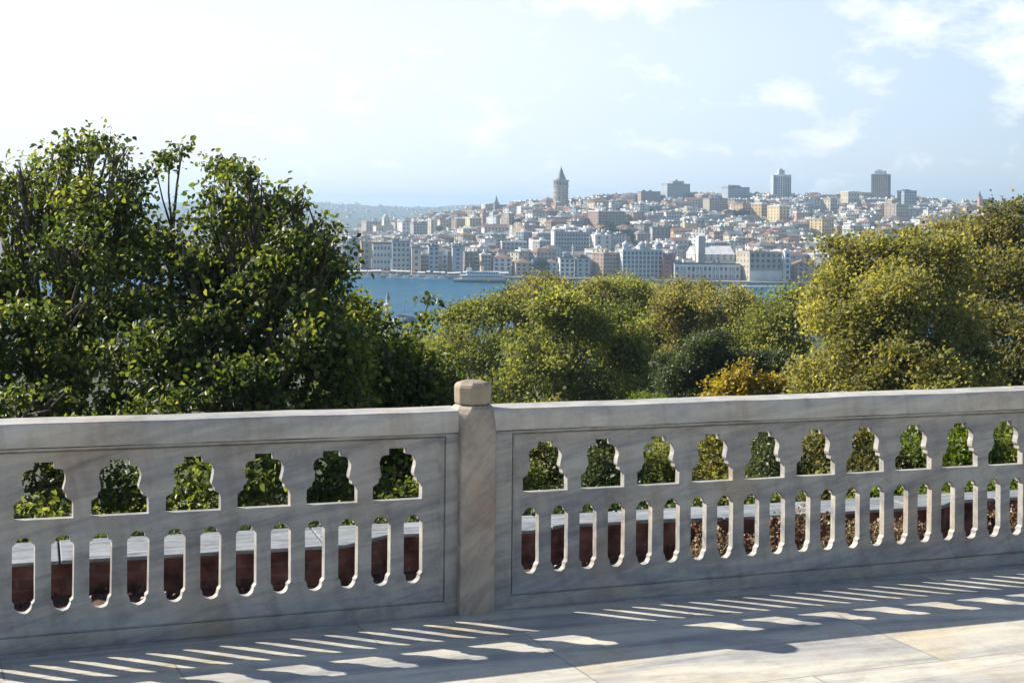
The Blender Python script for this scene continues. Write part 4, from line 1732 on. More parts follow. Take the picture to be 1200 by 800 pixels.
# white house roofs glimpsed under the mosque
# ---- generic houses
rnd = random.Random(77)
COLW = ['cream'] * 5 + ['white'] * 6 + ['ochre'] * 2 + ['beige'] * 5 + ['pink'] * 3 + ['grey'] * 4 + ['pale grey'] * 5 + ['brown'] * 2 + ['yellow'] + ['blue grey'] * 3
gen = []
Y = 1062.0
while Y < 2180:
    row_d = 15 + (Y - 1060) * .006
    Xa = P(300, 245, Y).x
    Xb = P(1215, 245, Y).x
    X = Xa + rnd.uniform(-6, 6)
    while X < Xb:
        wd = rnd.uniform(8.5, 18) * (1.0 if rnd.random() < .85 else 1.5)
        dp = rnd.uniform(9, 13)
        yy = Y + rnd.uniform(-4, 4)
        xx = X + wd / 2
        X += wd + rnd.uniform(0, 2.5) + (6 if rnd.random() < .08 else 0)
        if yy < shore(xx) + 14:
            continue
        px0, _ = proj(xx, yy, 0)
        alt = city_alt(xx, yy)
        z = SEA + alt
        fl = rnd.choice([2, 3, 3, 4, 4, 5]) if yy > 1250 else rnd.choice([3, 4, 4, 5, 5])
        if yy > 1950:
            fl = rnd.choice([2, 3, 3, 4])
        h = fl * 3.0 + .6
        col = rnd.choice(COLW)
        q = rnd.random()
        if q < .30:
            rk, rc = ('hip' if rnd.random() < .6 else 'gable'), rnd.choice(['terracotta', 'terracotta', 'rust red', 'grey', 'grey'])
        else:
            rk, rc = 'flat', rnd.choice(['grey', 'white', 'white', 'sand', 'grey', 'dark'])
        turn = rnd.uniform(6, 50)
        tw = wd * math.cos(math.radians(turn)) + dp * abs(math.sin(math.radians(turn)))
        x0, yb = proj(xx - tw / 2, yy, z)
        x1, _ = proj(xx + tw / 2, yy, z)
        yt = proj(xx, yy, z + h + 2)[1]
        bad = False
        for (hx0, hx1, hyt, hyb, hY) in hero_rects:
            if x1 > hx0 - .5 and x0 < hx1 + .5:
                if yy < hY + 16 and yy > hY - 12:
                    bad = True
                elif yy <= hY - 12 and yt < hyb - (hyb - hyt) * .30:
                    bad = True
        if bad:
            continue
        gen.append(dict(X=xx, Y=yy, z=z, w=wd, d=dp, h=h, fl=fl, col=col, rk=rk, rc=rc, turn=turn, x0=x0, x1=x1, yt=yt, yb=yb))
    Y += row_d

# how much of each shows: painter's count, near to far
buf = np.zeros((400, 1240), np.int32)
lim = np.array([tree_limit(x) for x in range(1240)])
yy_ = np.arange(400)[:, None]
buf[yy_ > lim[None, :]] = -1
allb = [(r[4], r[0], r[1], r[2], r[3], -2) for r in hero_rects] + [(g['Y'], g['x0'], g['x1'], g['yt'], g['yb'], i + 1) for i, g in enumerate(gen)]
allb.sort()
for Yv, x0, x1, yt, yb, i in allb:
    a, b = max(0, int(round(x0))), min(1200, int(round(x1)))
    c, d = max(0, int(round(yt))), min(399, int(round(yb)))
    if b <= a or d <= c:
        continue
    sub = buf[c:d, a:b]
    sub[sub == 0] = i
cnt = np.bincount(buf[buf > 0], minlength=len(gen) + 1)
for i, g in enumerate(gen):
    g['vis'] = int(cnt[i + 1])
gen = [g for g in gen if g['vis'] > 0 or g['Y'] > 1500 and rnd.random() < .35 or g['x1'] < 415]
order = sorted(gen, key=lambda g: -g['vis'])
NI = 300 - len(hero_rects)
indiv = order[:NI]
rest = order[NI:]
print('generic', len(gen), 'individual', len(indiv), 'min vis', indiv[-1]['vis'] if indiv else 0)

LM = [(423, 'the beige block at far left'), (451, 'the domed turret'), (500, 'the narrow cream tower block'), (545, 'the small yellow building'),
      (581, 'the spired church'), (620, None), (657, 'the round tower'), (711, 'the wide brown block'), (760, 'the dull brown skyline block'), (792, 'the grey hotel'),
      (840, 'the beige ridge block'), (880, 'the ochre row'), (915, 'the twin slab high-rise'), (965, 'the yellow block'), (1032, 'the dark high-rise'),
      (1065, 'the blue grey skyline block'), (1148, 'the pink steeple')]
LM = [l for l in LM if l[1]]


def place_phrase(x, y):
    for x_, n_ in LM:
        if abs(x - x_) < 9:
            return 'in line with ' + n_ if y < 250 else 'below ' + n_
    near = min(LM, key=lambda l: abs(x - l[0]))
    return ('left of ' if x < near[0] else 'right of ') + near[1]


def row_word(y, Y):
    if Y > 1900:
        return 'near the skyline'
    if Y > 1650:
        return 'high up'
    if Y > 1400:
        return 'mid slope'
    if Y > 1200:
        return 'low slope'
    return 'by the quay'


def size_word(g):
    if g['w'] > 19:
        return 'wide'
    if g['fl'] >= 5:
        return 'tall'
    if g['w'] < 11 and g['fl'] >= 4:
        return 'narrow'
    if g['fl'] <= 2:
        return 'low'
    return ''


def make_label(g):
    xm = (g['x0'] + g['x1']) / 2
    roof = {'hip': 'hip', 'gable': 'gabled', 'flat': 'flat'}[g['rk']]
    s = f"{size_word(g)} {g['col']} house, {roof} {g['rc']} roof, {row_word(g['yt'], g['Y'])} {place_phrase(xm, g['yt'])}"
    return s.strip()


ORD = 'first second third fourth fifth sixth seventh eighth ninth tenth eleventh twelfth thirteenth fourteenth fifteenth sixteenth seventeenth eighteenth nineteenth twentieth'.split()
by = {}
for g in indiv:
    by.setdefault(make_label(g), []).append(g)
for lab, gs in by.items():
    gs.sort(key=lambda g: (g['x0'] + g['x1']))
    for i, g in enumerate(gs):
        if len(lab.split()) > 13:
            lab = lab.replace(' roof,', ',')
        if len(gs) == 1:
            g['label'] = lab
        elif len(gs) == 2:
            g['label'] = lab + (', left one' if i == 0 else ', right one')
        else:
            g['label'] = lab + ', ' + ORD[min(i, 19)] + ' from left'


def gen_wall(mb, g, T=None, mw=0, mg=1):
    w_, d_, h = g['w'], g['d'], g['h']
    mb.box(-w_ / 2, w_ / 2, -d_ / 2, d_ / 2, -4, h, mw, T)
    add_windows(mb, w_, d_, h, g['fl'], mg, T, spacing=g.get('sp', 2.9), skip=random.Random(int(g['X'] * 7)))


def balconies(mb, g, mat, T=None):
    r_ = random.Random(int(g['X'] * 3 + 5))
    if r_.random() > .38:
        return
    w_, d_, h = g['w'], g['d'], g['h']
    a = r_.uniform(-.46, -.1) * w_
    b = r_.uniform(.1, .46) * w_
    fh = (h - .6) / g['fl']
    for f in range(1, g['fl']):
        z = .6 + f * fh
        mb.box(a, b, -d_ / 2 - 1.1, -d_ / 2 - .045, z - .12, z + .9, mat, T)


for g in indiv:
    r_ = random.Random(int(g['X'] * 13 + g['Y']))
    g['sp'] = r_.choice([2.4, 2.9, 3.4])
    root = empty('house', (g['X'], g['Y'], g['z']), g['label'], 'house', 'houses on the far shore', rz=math.radians(g['turn']))
    m = MB()
    gen_wall(m, g)
    balconies(m, g, 2)
    m.build('wall', [M['w_' + g['col']], M['glass'], M['w_pale grey']], root, world=False)
    m = MB()
    roof_shape(m, g['w'], g['d'], g['h'], g['rk'], r_, 0, None, 1)
    m.build('roof', [M['r_' + g['rc']], M['w_white']], root, world=False)

m = MB()
wk = list(WALLS.keys())
rk_ = list(ROOFS.keys())
mats = [M['w_' + k_] for k_ in wk] + [M['r_' + k_] for k_ in rk_] + [M['glass']]
for g in rest:
    r_ = random.Random(int(g['X'] * 13 + g['Y']))
    T = local_T(g['X'], g['Y'], g['z'], math.radians(g['turn']))
    gen_wall(m, g, T, wk.index(g['col']), len(mats) - 1)
    balconies(m, g, wk.index('pale grey'), T)
    roof_shape(m, g['w'], g['d'], g['h'], g['rk'], r_, len(wk) + rk_.index(g['rc']), T, wk.index('white'))
tag(m.build('city_houses', mats), 'mass of the smallest houses crowded over the far hillside', 'houses', kind='stuff')

# far specks of suburbs on the far hills
m = MB()
for _ in range(520):
    Yv = rnd.uniform(3300, 6600)
    px = rnd.uniform(180, 640) if rnd.random() < .8 else rnd.uniform(640, 1200)
    X = (px - HX) / F * Yv
    z = SEA + far_alt(X, Yv)
    a, b, h = rnd.uniform(4, 11), rnd.uniform(4, 8), rnd.uniform(3, 8)
    T = local_T(X, Yv, z - 1, rnd.uniform(-.2, .8))
    m.box(-a / 2, a / 2, -b / 2, b / 2, -2, h, rnd.choice([0, 0, 0, 1, 2]), T)
    m.box(-a / 2 - .4, a / 2 + .4, -b / 2 - .4, b / 2 + .4, h + .01, h + 1, rnd.choice([3, 3, 0]), T)
tag(m.build('distant_suburb', [M['w_white'], M['w_cream'], M['w_pale grey'], M['r_terracotta']]), 'tiny pale houses scattered over the hazy far hills', 'houses', kind='stuff')


# ---- city trees (groves on the ridge, between houses)
def clump_mesh(seed, leaf=1.0, n=170):
    rng = np.random.default_rng(seed)
    lobes = [(0, 0, 6, 3.6, 3.4, 3.2)] + [(rng.uniform(-2.4, 2.4), rng.uniform(-2, 2), rng.uniform(4.5, 8.2), rng.uniform(1.8, 2.6), rng.uniform(1.8, 2.6), rng.uniform(1.6, 2.4)) for _ in range(5)]
    pts, tint, cc = crown_points(lobes, n, 9, .5, rng, .12, .15)
    return leaf_mesh('city_crown', pts, .8, leaf, rng, L['city'], 0.1, tint, .5)


CM = [clump_mesh(s) for s in (1, 2, 3)]
tm = MB()
tm.tube([(0, 0, -2), (0, 0, 2), (.2, .1, 5)], [.45, .35, .2], 7)
TM = tm.mesh('city_trunk', M['bark'])
spots = []
for (x0, x1, y0, y1, n_) in ((806, 850, 228, 238, 14), (876, 905, 228, 236, 8), (921, 940, 232, 245, 6), (985, 1030, 244, 254, 14), (700, 745, 268, 284, 16),
                             (566, 600, 238, 246, 5), (735, 770, 243, 258, 7), (840, 880, 252, 262, 6), (604, 650, 262, 272, 4), (1085, 1110, 243, 256, 6),
                             (455, 500, 306, 316, 3), (540, 562, 300, 314, 5), (604, 640, 312, 320, 4), (930, 950, 310, 325, 3)):
    for _ in range(n_):
        spots.append((rnd.uniform(x0, x1), rnd.uniform(y0, y1), rnd.uniform(.8, 1.35)))
for _ in range(70):
    spots.append((rnd.uniform(440, 1120), rnd.uniform(246, 300), rnd.uniform(.6, 1.1)))
spots = [q_ for q_ in spots if q_[1] < tree_limit(q_[0]) - 3]
spots.sort()
names_t = {}
for i, (x, y, s) in enumerate(spots):
    Yv = base_Y(x, y + 5)
    X = P(x, 245, Yv).x
    z = SEA + city_alt(X, Yv)
    rw = row_word(y, Yv)
    lab = f"dark park tree {rw} {place_phrase(x, y)}"
    names_t.setdefault(lab, []).append((x, X, Yv, z, s, i))
for lab, ls in names_t.items():
    ls.sort()
    for j, (x, X, Yv, z, s, i) in enumerate(ls):
        lb = lab
        if len(ls) > 1:
            lb = lab + ', ' + ORD[min(j, 19)] + ' from left'
        root = empty('city_tree', (X, Yv, z), lb, 'tree', 'trees among the far houses', rz=i * 1.3)
        root.scale = (s, s, s)
        for nm, me in (('crown', CM[i % 3]), ('trunk', TM)):
            o = bpy.data.objects.new(nm, me)
            COL.objects.link(o)
            o.parent = root

# ---- quay and boats
t = MB()
pts_ = [(X, shore(X)) for X in (-900, -260, -100, 0, 60, 140, 230, 400, 900)]
for (xa, ya), (xb, yb2) in zip(pts_[:-1], pts_[1:]):
    t.add([(xa, ya - 6, SEA - 2), (xb, yb2 - 6, SEA - 2), (xb, yb2 + 14, SEA - 2), (xa, ya + 14, SEA - 2),
           (xa, ya - 6, SEA + 2.3), (xb, yb2 - 6, SEA + 2.3), (xb, yb2 + 14, SEA + 2.3), (xa, ya + 14, SEA + 2.3)],
          [(0, 1, 5, 4), (4, 5, 6, 7), (2, 3, 7, 6)])
tag(t.build('quay', M['quay']), kind='structure')


def hull(mb, Ln, W, h, mat, bow=.25, z0=-.6):
    out, top = [], []
    for i in range(9):
        s = i / 8
        w_ = W / 2 * (1 - max(0, (s - (1 - bow)) / bow) ** 2) * (0.85 if i == 0 else 1)
        out.append((-Ln / 2 + Ln * s, w_))
    ring = [(x, -w_) for x, w_ in out] + [(x, w_) for x, w_ in out[::-1]]
    low = [(x * .96, y * .8) for x, y in ring]
    mb.prism(low, z0, h, mat, None, ring)


def ferry():
    Y = 1045
    c = P(563, 245, Y)
    root = empty('ferry', (c.x, Y, SEA), 'long white two deck passenger ferry lying off the far quay', 'ferry', rz=math.radians(183))
    Ln = 36.5
    m = MB()
    hull(m, Ln, 8, 1.3, 0)
    m.build('hull', M['hull'], root, world=False)
    m = MB()
    hull(m, Ln * .995, 8.2, 2.6, 0, z0=1.3)
    m.build('bulwark', M['white_paint'], root, world=False)
    for z0, a, b in ((2.6, -16, 12.5), (5.0, -13, 9)):
        m = MB()
        m.box(a, b, -3.3, 3.3, z0, z0 + 2.2)
        o = m.build('deck_cabin', M['white_paint'], root, world=False)
        g = MB()
        x = a + 1
        while x < b - 1.2:
            for q in (-3.34, 3.31):
                g.box(x, x + 1.1, q, q + .03, z0 + .9, z0 + 1.7)
            x += 1.6
        g.build('window_band', M['glass'], o, world=False)
        m = MB()
        m.box(a - 1.2, b + 1.2, -4, 4, z0 + 2.2, z0 + 2.38)
        m.build('deck_roof', M['white_paint'], root, world=False)
    m = MB()
    m.box(5.5, 9.0, -2.2, 2.2, 7.38, 9.6)
    m.build('wheelhouse', M['white_paint'], root, world=False)
    m = MB()
    m.lathe([(1.3, 7.38), (1.3, 10.2), (1.2, 11.2)], 12, (-1.5, 0))
    m.build('funnel', M['w_yellow'], root, world=False)
    m = MB()
    m.lathe([(.12, 9.6), (.06, 13)], 6, (7, 0))
    m.build('mast', M['white_paint'], root, world=False)


ferry()


def small_boat(x, y, ln, label, roofc):
    Y = 50 * F / (y - 243.8 - (x - 600) * .01)
    c = P(x, 245, Y)
    root = empty('boat', (c.x, Y, SEA), label, 'boat', 'small boats along the far quay', rz=math.radians(rnd.uniform(-8, 8)))
    m = MB()
    hull(m, ln, 3.2, 1.2, 0)
    m.build('hull', M['white_paint'], root, world=False)
    m = MB()
    m.box(-ln * .3, ln * .15, -1.1, 1.1, 1.2, 2.9)
    m.build('cabin', M['white_paint'], root, world=False)
    m = MB()
    m.box(-ln * .34, ln * .2, -1.3, 1.3, 2.91, 3.1)
    m.build('canopy', roofc, root, world=False)


for k_, (x, y, ln, lab, rc) in enumerate([
    (422, 324.6, 9, 'white boat moored nearest the left tree under the plain blue grey slab', M['white_paint']),
    (432, 324.8, 7, 'small white boat with dark canopy below the beige box building', M['hull']),
    (441, 324.9, 8, 'white boat with blue canopy below the classical waterfront building', M['w_blue']),
    (463, 325.6, 11, 'longer white boat below the left edge of the blue grey six storey block', M['white_paint']),
    (477, 325.8, 8, 'white boat with dark canopy below the blue grey six storey block', M['hull']),
    (489, 326.0, 9, 'white boat below the cream four storey waterfront building', M['white_paint']),
    (506, 326.4, 11, 'white boat with pale canopy below the tight banded waterfront block', M['w_pale grey']),
    (519, 326.6, 9, 'white boat with blue canopy below the thin white house', M['w_blue']),
    (589, 329.6, 14, 'pale green grey launch lying at the bow of the ferry', M['w_pale grey'])]):
    small_boat(x, y, ln, lab, rc)

kr = random.Random(8)
for i in range(22):
    X = P(410 + i * 8.6 + kr.uniform(-2, 2), 245, 1105).x
    Yk = shore(X) + kr.uniform(-3, 5)
    root = empty('quay_kiosk', (X, Yk, SEA + 2.3), 'tiny kiosk with awning in the row along the far quay', 'kiosk', 'kiosks along the far quay', rz=kr.uniform(-.1, .3))
    a, hh = kr.uniform(1.2, 3.2), kr.uniform(1.8, 2.8)
    m = MB()
    m.box(-a, a, -1, 1, 0, hh)
    m.build('booth', M[kr.choice(['w_dark grey', 'w_brown', 'w_grey'])], root, world=False)
    m = MB()
    m.add([(-a * 1.1, -2.2, hh * .95), (a * 1.1, -2.2, hh * .95), (a * 1.1, 1.1, hh + .5), (-a * 1.1, 1.1, hh + .5), (-a * 1.1, -2.2, hh * .95 - .15), (a * 1.1, -2.2, hh * .95 - .15), (a * 1.1, 1.1, hh + .02), (-a * 1.1, 1.1, hh + .02)],
          [(0, 1, 2, 3), (7, 6, 5, 4), (0, 4, 5, 1), (1, 5, 6, 2), (2, 6, 7, 3), (3, 7, 4, 0)])
    m.build('awning', M[kr.choice(['white_paint', 'white_paint', 'w_blue', 'w_red'])], root, world=False)

m = MB()
c = P(898, 245, 1012)
root = empty('pontoon', (c.x, 1012, SEA), 'long low white pontoon in front of the large ochre cornered block', 'pontoon')
m.box(-15, 15, -2, 2, -.5, 1.0)
m.build('deck', M['white_paint'], root, world=False)
m = MB()
for i in range(11):
    x = -14.5 + i * 2.9
    m.box(x - .08, x + .08, -1.9, -1.75, 1.0, 2.0)
m.box(-14.6, 14.6, -1.88, -1.78, 2.0, 2.1)
m.build('railing', M['white_paint'], root, world=False)

# ------------------------------------------------------------------ trees in front


def lobe(x, y, Z, rx, ry, rd=None):
    """lobe at pixel (x, y), distance Z, radii in pixels across and up; depth radius rd metres"""
    c = P(x, y, Z)
    a, b = rx / F * Z * .93, ry / F * Z * .93
    return (c.x, c.y, c.z, a, rd if rd else (a + b) / 2, b)


def gbase(x, Z):
    X = P(x, 245, Z).x
    return (X, Z, ground(Z) + 0.0)


# big broadleaf trees at the left
tA = [(22, 200, 22, 20), (52, 203, 22, 18), (82, 180, 22, 18), (110, 172, 24, 22), (138, 182, 20, 18), (148, 210, 17, 18), (152, 238, 15, 18), (-4, 228, 26, 24), (-40, 220, 34, 30),
      (60, 238, 46, 34), (118, 240, 44, 40), (20, 270, 44, 34), (90, 292, 60, 44), (150, 290, 40, 36), (165, 335, 44, 44), (20, 330, 66, 50), (90, 360, 66, 46),
      (60, 420, 84, 52), (155, 410, 60, 50), (-50, 400, 80, 90), (20, 490, 90, 56), (120, 500, 84, 56), (30, 575, 100, 50), (150, 590, 90, 45)]
grow_tree('broadleaf_tree', gbase(60, 19.5), [lobe(x, y, 19.6 - (y - 180) * .007 + (0.5 if i % 2 else -0.4), rx, ry) for i, (x, y, rx, ry) in enumerate(tA)],
    1250, 34, .10, .078, L['broad'], 'large dark green broadleaf tree with the highest crown at the far left', seed=11, trunk_r=.22, shell=.40, bump=.46, twigs=10, core=.08, gaps=.27, narrow=.36, droop=.5)
tB = [(248, 226, 14, 14), (266, 205, 18, 18), (290, 213, 20, 18), (306, 240, 20, 18), (345, 238, 24, 18), (366, 262, 20, 16), (384, 284, 16, 14), (398, 314, 14, 14),
      (262, 254, 28, 26), (300, 276, 42, 32), (345, 286, 30, 30), (368, 318, 28, 26), (215, 296, 30, 24), (240, 325, 50, 40), (320, 335, 54, 44), (385, 362, 34, 28), (360, 390, 50, 40),
      (280, 400, 70, 50), (210, 410, 54, 50), (395, 425, 46, 40), (250, 475, 80, 50), (350, 490, 80, 50), (280, 565, 96, 50), (395, 580, 80, 45)]
grow_tree('broadleaf_tree', gbase(290, 19), [lobe(x, y, 19.2 - (y - 200) * .0065 + (0.5 if i % 2 else -0.4), rx, ry) for i, (x, y, rx, ry) in enumerate(tB)],
    1250, 34, .10, .078, L['broad'], 'dark green broadleaf tree with arching crown right of the tallest left tree', seed=23, trunk_r=.2, shell=.40, bump=.46, twigs=10, core=.08, gaps=.27, narrow=.36, droop=.5)
grow_tree('broadleaf_tree', gbase(-230, 20), [lobe(-150, 250, 20.5, 60, 60), lobe(-230, 230, 20.5, 80, 70), lobe(-170, 360, 20, 90, 80), lobe(-270, 380, 20, 90, 90), lobe(-180, 480, 19, 100, 80),
    lobe(-120, 560, 18, 90, 60), lobe(-260, 540, 19, 100, 80), lobe(-130, 430, 18, 50, 60)],
    1100, 34, .10, .085, L['broad'], 'dark broadleaf tree added just beyond the left edge to shade the neighbouring crown', seed=29, trunk_r=.2, shell=.3, bump=.4, narrow=.36, droop=.5)  # unseen tree, added to shade the low leaves of the tallest left tree
# a thin spray reaching up between the two crowns
grow_tree('young_tree', gbase(205, 20.5), [lobe(198, 186, 20.5, 15, 8), lobe(183, 200, 20.4, 10, 9), lobe(214, 172, 20.6, 10, 7)], 24, 8, .06, .09, L['broad'],
          'thin leafy spray reaching into the sky between the two left crowns', seed=5, trunk_r=.06, twigs=3, narrow=.36, bump=.3, fork=.85)
grow_tree('broadleaf_tree', gbase(455, 23), [
    lobe(412, 362, 22.5, 20, 18), lobe(430, 385, 23, 24, 22), lobe(400, 400, 22, 40, 36), lobe(448, 408, 23, 26, 20), lobe(474, 418, 23.4, 22, 18), lobe(500, 432, 23.4, 22, 18), lobe(440, 440, 22.5, 50, 34),
    lobe(490, 460, 22.5, 34, 26), lobe(430, 480, 22, 60, 34), lobe(500, 492, 22, 40, 30), lobe(440, 520, 21.5, 70, 40), lobe(490, 570, 21, 70, 46), lobe(530, 460, 23, 20, 22)],
    760, 34, .11, .085, L['broad_pale'], 'lower leafy tree sloping down from the left crowns to the post', seed=31, trunk_r=.16, shell=.35, bump=.4, twigs=6, core=.15, narrow=.38)
grow_tree('young_tree', gbase(490, 26.6), [lobe(497, 372, 26.6, 13, 10), lobe(492, 388, 26.6, 14, 9), lobe(502, 352, 26.6, 8, 10), lobe(480, 400, 26.6, 14, 8)], 26, 11, .07, .10, L['broad'],
          'slender shoot with a small leafy head against the water beside the mosque', seed=41, trunk_r=.05, twigs=3, fork=.9)

# plane trees in the park
PG = 'plane trees of the park below the terrace'
mid = [
    ('plane_tree', 88, [(560, 385, 46, 42), (530, 375, 34, 30), (590, 352, 34, 22), (560, 430, 70, 50), (545, 348, 26, 16), (520, 420, 40, 40)], 'plane_green', 520, 'olive plane tree with rounded crown first right of the left trees', 51),
    ('plane_tree', 92, [(610, 350, 36, 28), (645, 345, 38, 24), (680, 345, 36, 24), (640, 390, 56, 40), (700, 370, 30, 34), (640, 330, 20, 10)], 'brownish', 560, 'bronze olive plane tree rising over the water behind the ferry', 52),
    ('plane_tree', 70, [(640, 410, 42, 40), (680, 380, 38, 36), (720, 385, 40, 38), (620, 450, 50, 36), (690, 440, 70, 42), (740, 430, 40, 40), (655, 360, 26, 24)], 'plane_green', 640, 'bright green plane tree in the centre just behind the rail', 53),
    ('plane_tree', 96, [(730, 345, 30, 22), (760, 350, 30, 22), (745, 385, 40, 34), (710, 335, 18, 12)], 'plane_green', 380, 'plane tree partly hidden behind the central bright green one', 54),
    ('plane_tree', 90, [(820, 355, 44, 34), (795, 370, 30, 34), (855, 362, 28, 28), (820, 335, 24, 14), (825, 400, 52, 36)], 'brownish', 520, 'dome shaped bronze olive plane tree right of centre', 55),
    ('plane_tree', 80, [(912, 372, 38, 32), (885, 392, 34, 28), (935, 362, 24, 26), (905, 425, 60, 38), (930, 345, 14, 10)], 'plane_green', 480, 'smaller green plane tree left of the big right one, under the gap of water', 56),
    ('plane_tree', 104, [(775, 352, 26, 24), (800, 345, 24, 22), (770, 380, 34, 40)], 'brownish', 300, 'far plane tree crown left of the dome shaped one', 57),
    ('plane_tree', 100, [(872, 358, 20, 22), (880, 385, 26, 34), (862, 345, 14, 12)], 'plane', 260, 'narrow far plane tree crown right of the dome shaped one', 58),
    ('plane_tree', 98, [(700, 346, 28, 24), (722, 340, 22, 20), (710, 380, 36, 40)], 'plane', 320, 'far plane tree crown behind and right of the central bright green one', 59),
]
for nm, Z, lb, lm, nc, lab, sd in mid:
    lobes = [lobe(x, y + 5 + (8 if x < 600 else 0), Z + (i % 3 - 1) * 1.2, rx * .95, ry * .95) for i, (x, y, rx, ry) in enumerate(lb)]
    xm = sum(l[0] for l in lb) / len(lb)
    grow_tree(nm, gbase(xm, Z), lobes, int(nc * 2.1), 42, .27, .145, L[lm], lab, 'plane tree', PG, seed=sd, trunk_r=.35, bark='bark_pale', shell=.22, bump=.42, twigs=5, narrow=.5, droop=.1, puffs=9, core=.06, tvar=.16, gaps=.46)
big = [lobe(x + (10 if x < 1010 else 0), y + 9, Z, rx, ry) for x, y, Z, rx, ry in ((1000, 300, 50, 40, 28), (1045, 295, 49, 45, 32), (1090, 290, 50, 34, 30), (985, 345, 49, 44, 44), (1050, 350, 47, 60, 48), (1110, 340, 49, 42, 46),
                                                    (975, 400, 47, 38, 50), (1040, 415, 46, 70, 50), (1110, 405, 47, 55, 50), (960, 450, 47, 36, 30), (1070, 465, 45, 80, 36), (1020, 275, 50, 20, 14))]
grow_tree('plane_tree', gbase(1045, 48), big, 3300, 42, .21, .115, L['plane'], 'huge sunlit olive plane tree filling the right side', 'plane tree', PG, seed=61, trunk_r=.45, bark='bark_pale', shell=.22, bump=.42, twigs=6, narrow=.5, droop=.1, puffs=9, core=.06, tvar=.16, gaps=.46)
rt = [lobe(x, y + 9, Z, rx, ry) for x, y, Z, rx, ry in ((1190, 262, 56, 34, 34), (1150, 275, 57, 34, 30), (1120, 262, 58, 20, 16), (1215, 300, 56, 50, 50), (1160, 330, 54, 40, 45), (1190, 390, 52, 50, 55), (1150, 440, 51, 50, 40),
                                                   (1230, 440, 52, 60, 60), (1250, 360, 54, 50, 60))]
grow_tree('plane_tree', gbase(1185, 54), rt, 2500, 42, .22, .12, L['brownish'], 'bronze plane tree cut off by the right edge', 'plane tree', PG, seed=62, trunk_r=.4, bark='bark_pale', shell=.22, bump=.45, twigs=6, narrow=.5, droop=.1, puffs=9, core=.06, tvar=.16, gaps=.46)
grow_tree('evergreen_tree', gbase(825, 62), [lobe(x, y, 62, rx, ry) for x, y, rx, ry in ((828, 412, 36, 28), (805, 440, 36, 32), (850, 440, 36, 30), (825, 470, 60, 34))], 900, 50, .13, .10, L['dark'],
          'dark fine leaved evergreen tree under the dome shaped plane tree', 'tree', seed=71, trunk_r=.2, shell=.1, bump=.2, narrow=.3)
grow_tree('evergreen_tree', gbase(905, 66), [lobe(x, y, 66, rx, ry) for x, y, rx, ry in ((905, 428, 30, 20), (935, 445, 24, 24), (880, 425, 26, 16))], 420, 40, .13, .11, L['dark'],
          'small dark evergreen behind the yellow leaved tree', 'tree', seed=72, trunk_r=.2, shell=.1, bump=.2, narrow=.3)
grow_tree('yellow_tree', gbase(878, 52), [lobe(x, y, 52, rx, ry) for x, y, rx, ry in ((866, 446, 22, 20), (850, 462, 26, 20), (890, 456, 24, 16), (920, 456, 16, 15), (880, 480, 50, 24))], 330, 34, .13, .13, L['yellow'],
          'small golden yellow tree just above the rail right of centre', 'tree', seed=73, trunk_r=.12, shell=.15, bump=.3, narrow=.45)

# shrubs on the slope right behind the low wall, seen through the openings
SG = 'shrubs on the slope behind the low wall'
shr = [
    (560, 560, 15, 60, 62, 'broad', 'dark shrub behind the post'),
    (640, 535, 17, 46, 56, 'plane', 'yellow green shrub seen through the first opening right of the post'),
    (708, 540, 15.5, 38, 52, 'dark', 'dense fine leaved shrub seen through the second opening right of the post'),
    (775, 545, 17, 44, 48, 'plane_green', 'mid green shrub seen through the third opening right of the post'),
    (845, 545, 18, 44, 50, 'plane', 'olive shrub seen through the fourth opening right of the post'),
    (905, 540, 16, 34, 50, 'dark', 'dark shrub seen through the fifth opening right of the post'),
    (965, 535, 17, 34, 56, 'brownish', 'bronze leaved shrub seen through the sixth opening right of the post'),
    (1022, 550, 16, 34, 44, 'autumn', 'mottled shrub seen through the seventh opening right of the post'),
    (1078, 530, 16.5, 34, 52, 'bright', 'bright green shrub seen through the eighth opening right of the post'),
    (1132, 532, 15.5, 34, 50, 'bright', 'brightest leafy shrub seen through the ninth opening right of the post'),
    (1195, 525, 17, 40, 54, 'plane_green', 'green shrub at the right edge behind the wall'),
    (760, 474, 40, 24, 10, 'bright', 'bright little shrub just peeping over the rail right of the post'),
    (1250, 530, 16, 44, 54, 'autumn', 'bronze shrub beyond the right edge'),
]
for i, (x, y, Z, rx, ry, lm, lab) in enumerate(shr):
    b = gbase(x, Z)
    c = P(x, y, Z)
    a, bb = rx / F * Z, ry / F * Z
    lobes = [(c.x, c.y, c.z, a, a, bb), (c.x - a * .5, c.y - .2, c.z - bb * .5, a * .9, a * .9, bb * .9), (c.x + a * .5, c.y + .1, c.z - bb * .7, a * .9, a * .9, bb), (c.x, c.y, c.z - bb * 1.5, a * 1.3, a * 1.2, bb * 1.2)]
    grow_tree('shrub', b, lobes, 300, 40, .07, .046 if lm not in ('dark',) else .036, L[lm], lab, 'shrub', SG, seed=100 + i, trunk_r=.04, twigs=4, fork=.3, bump=.3, shell=.2)
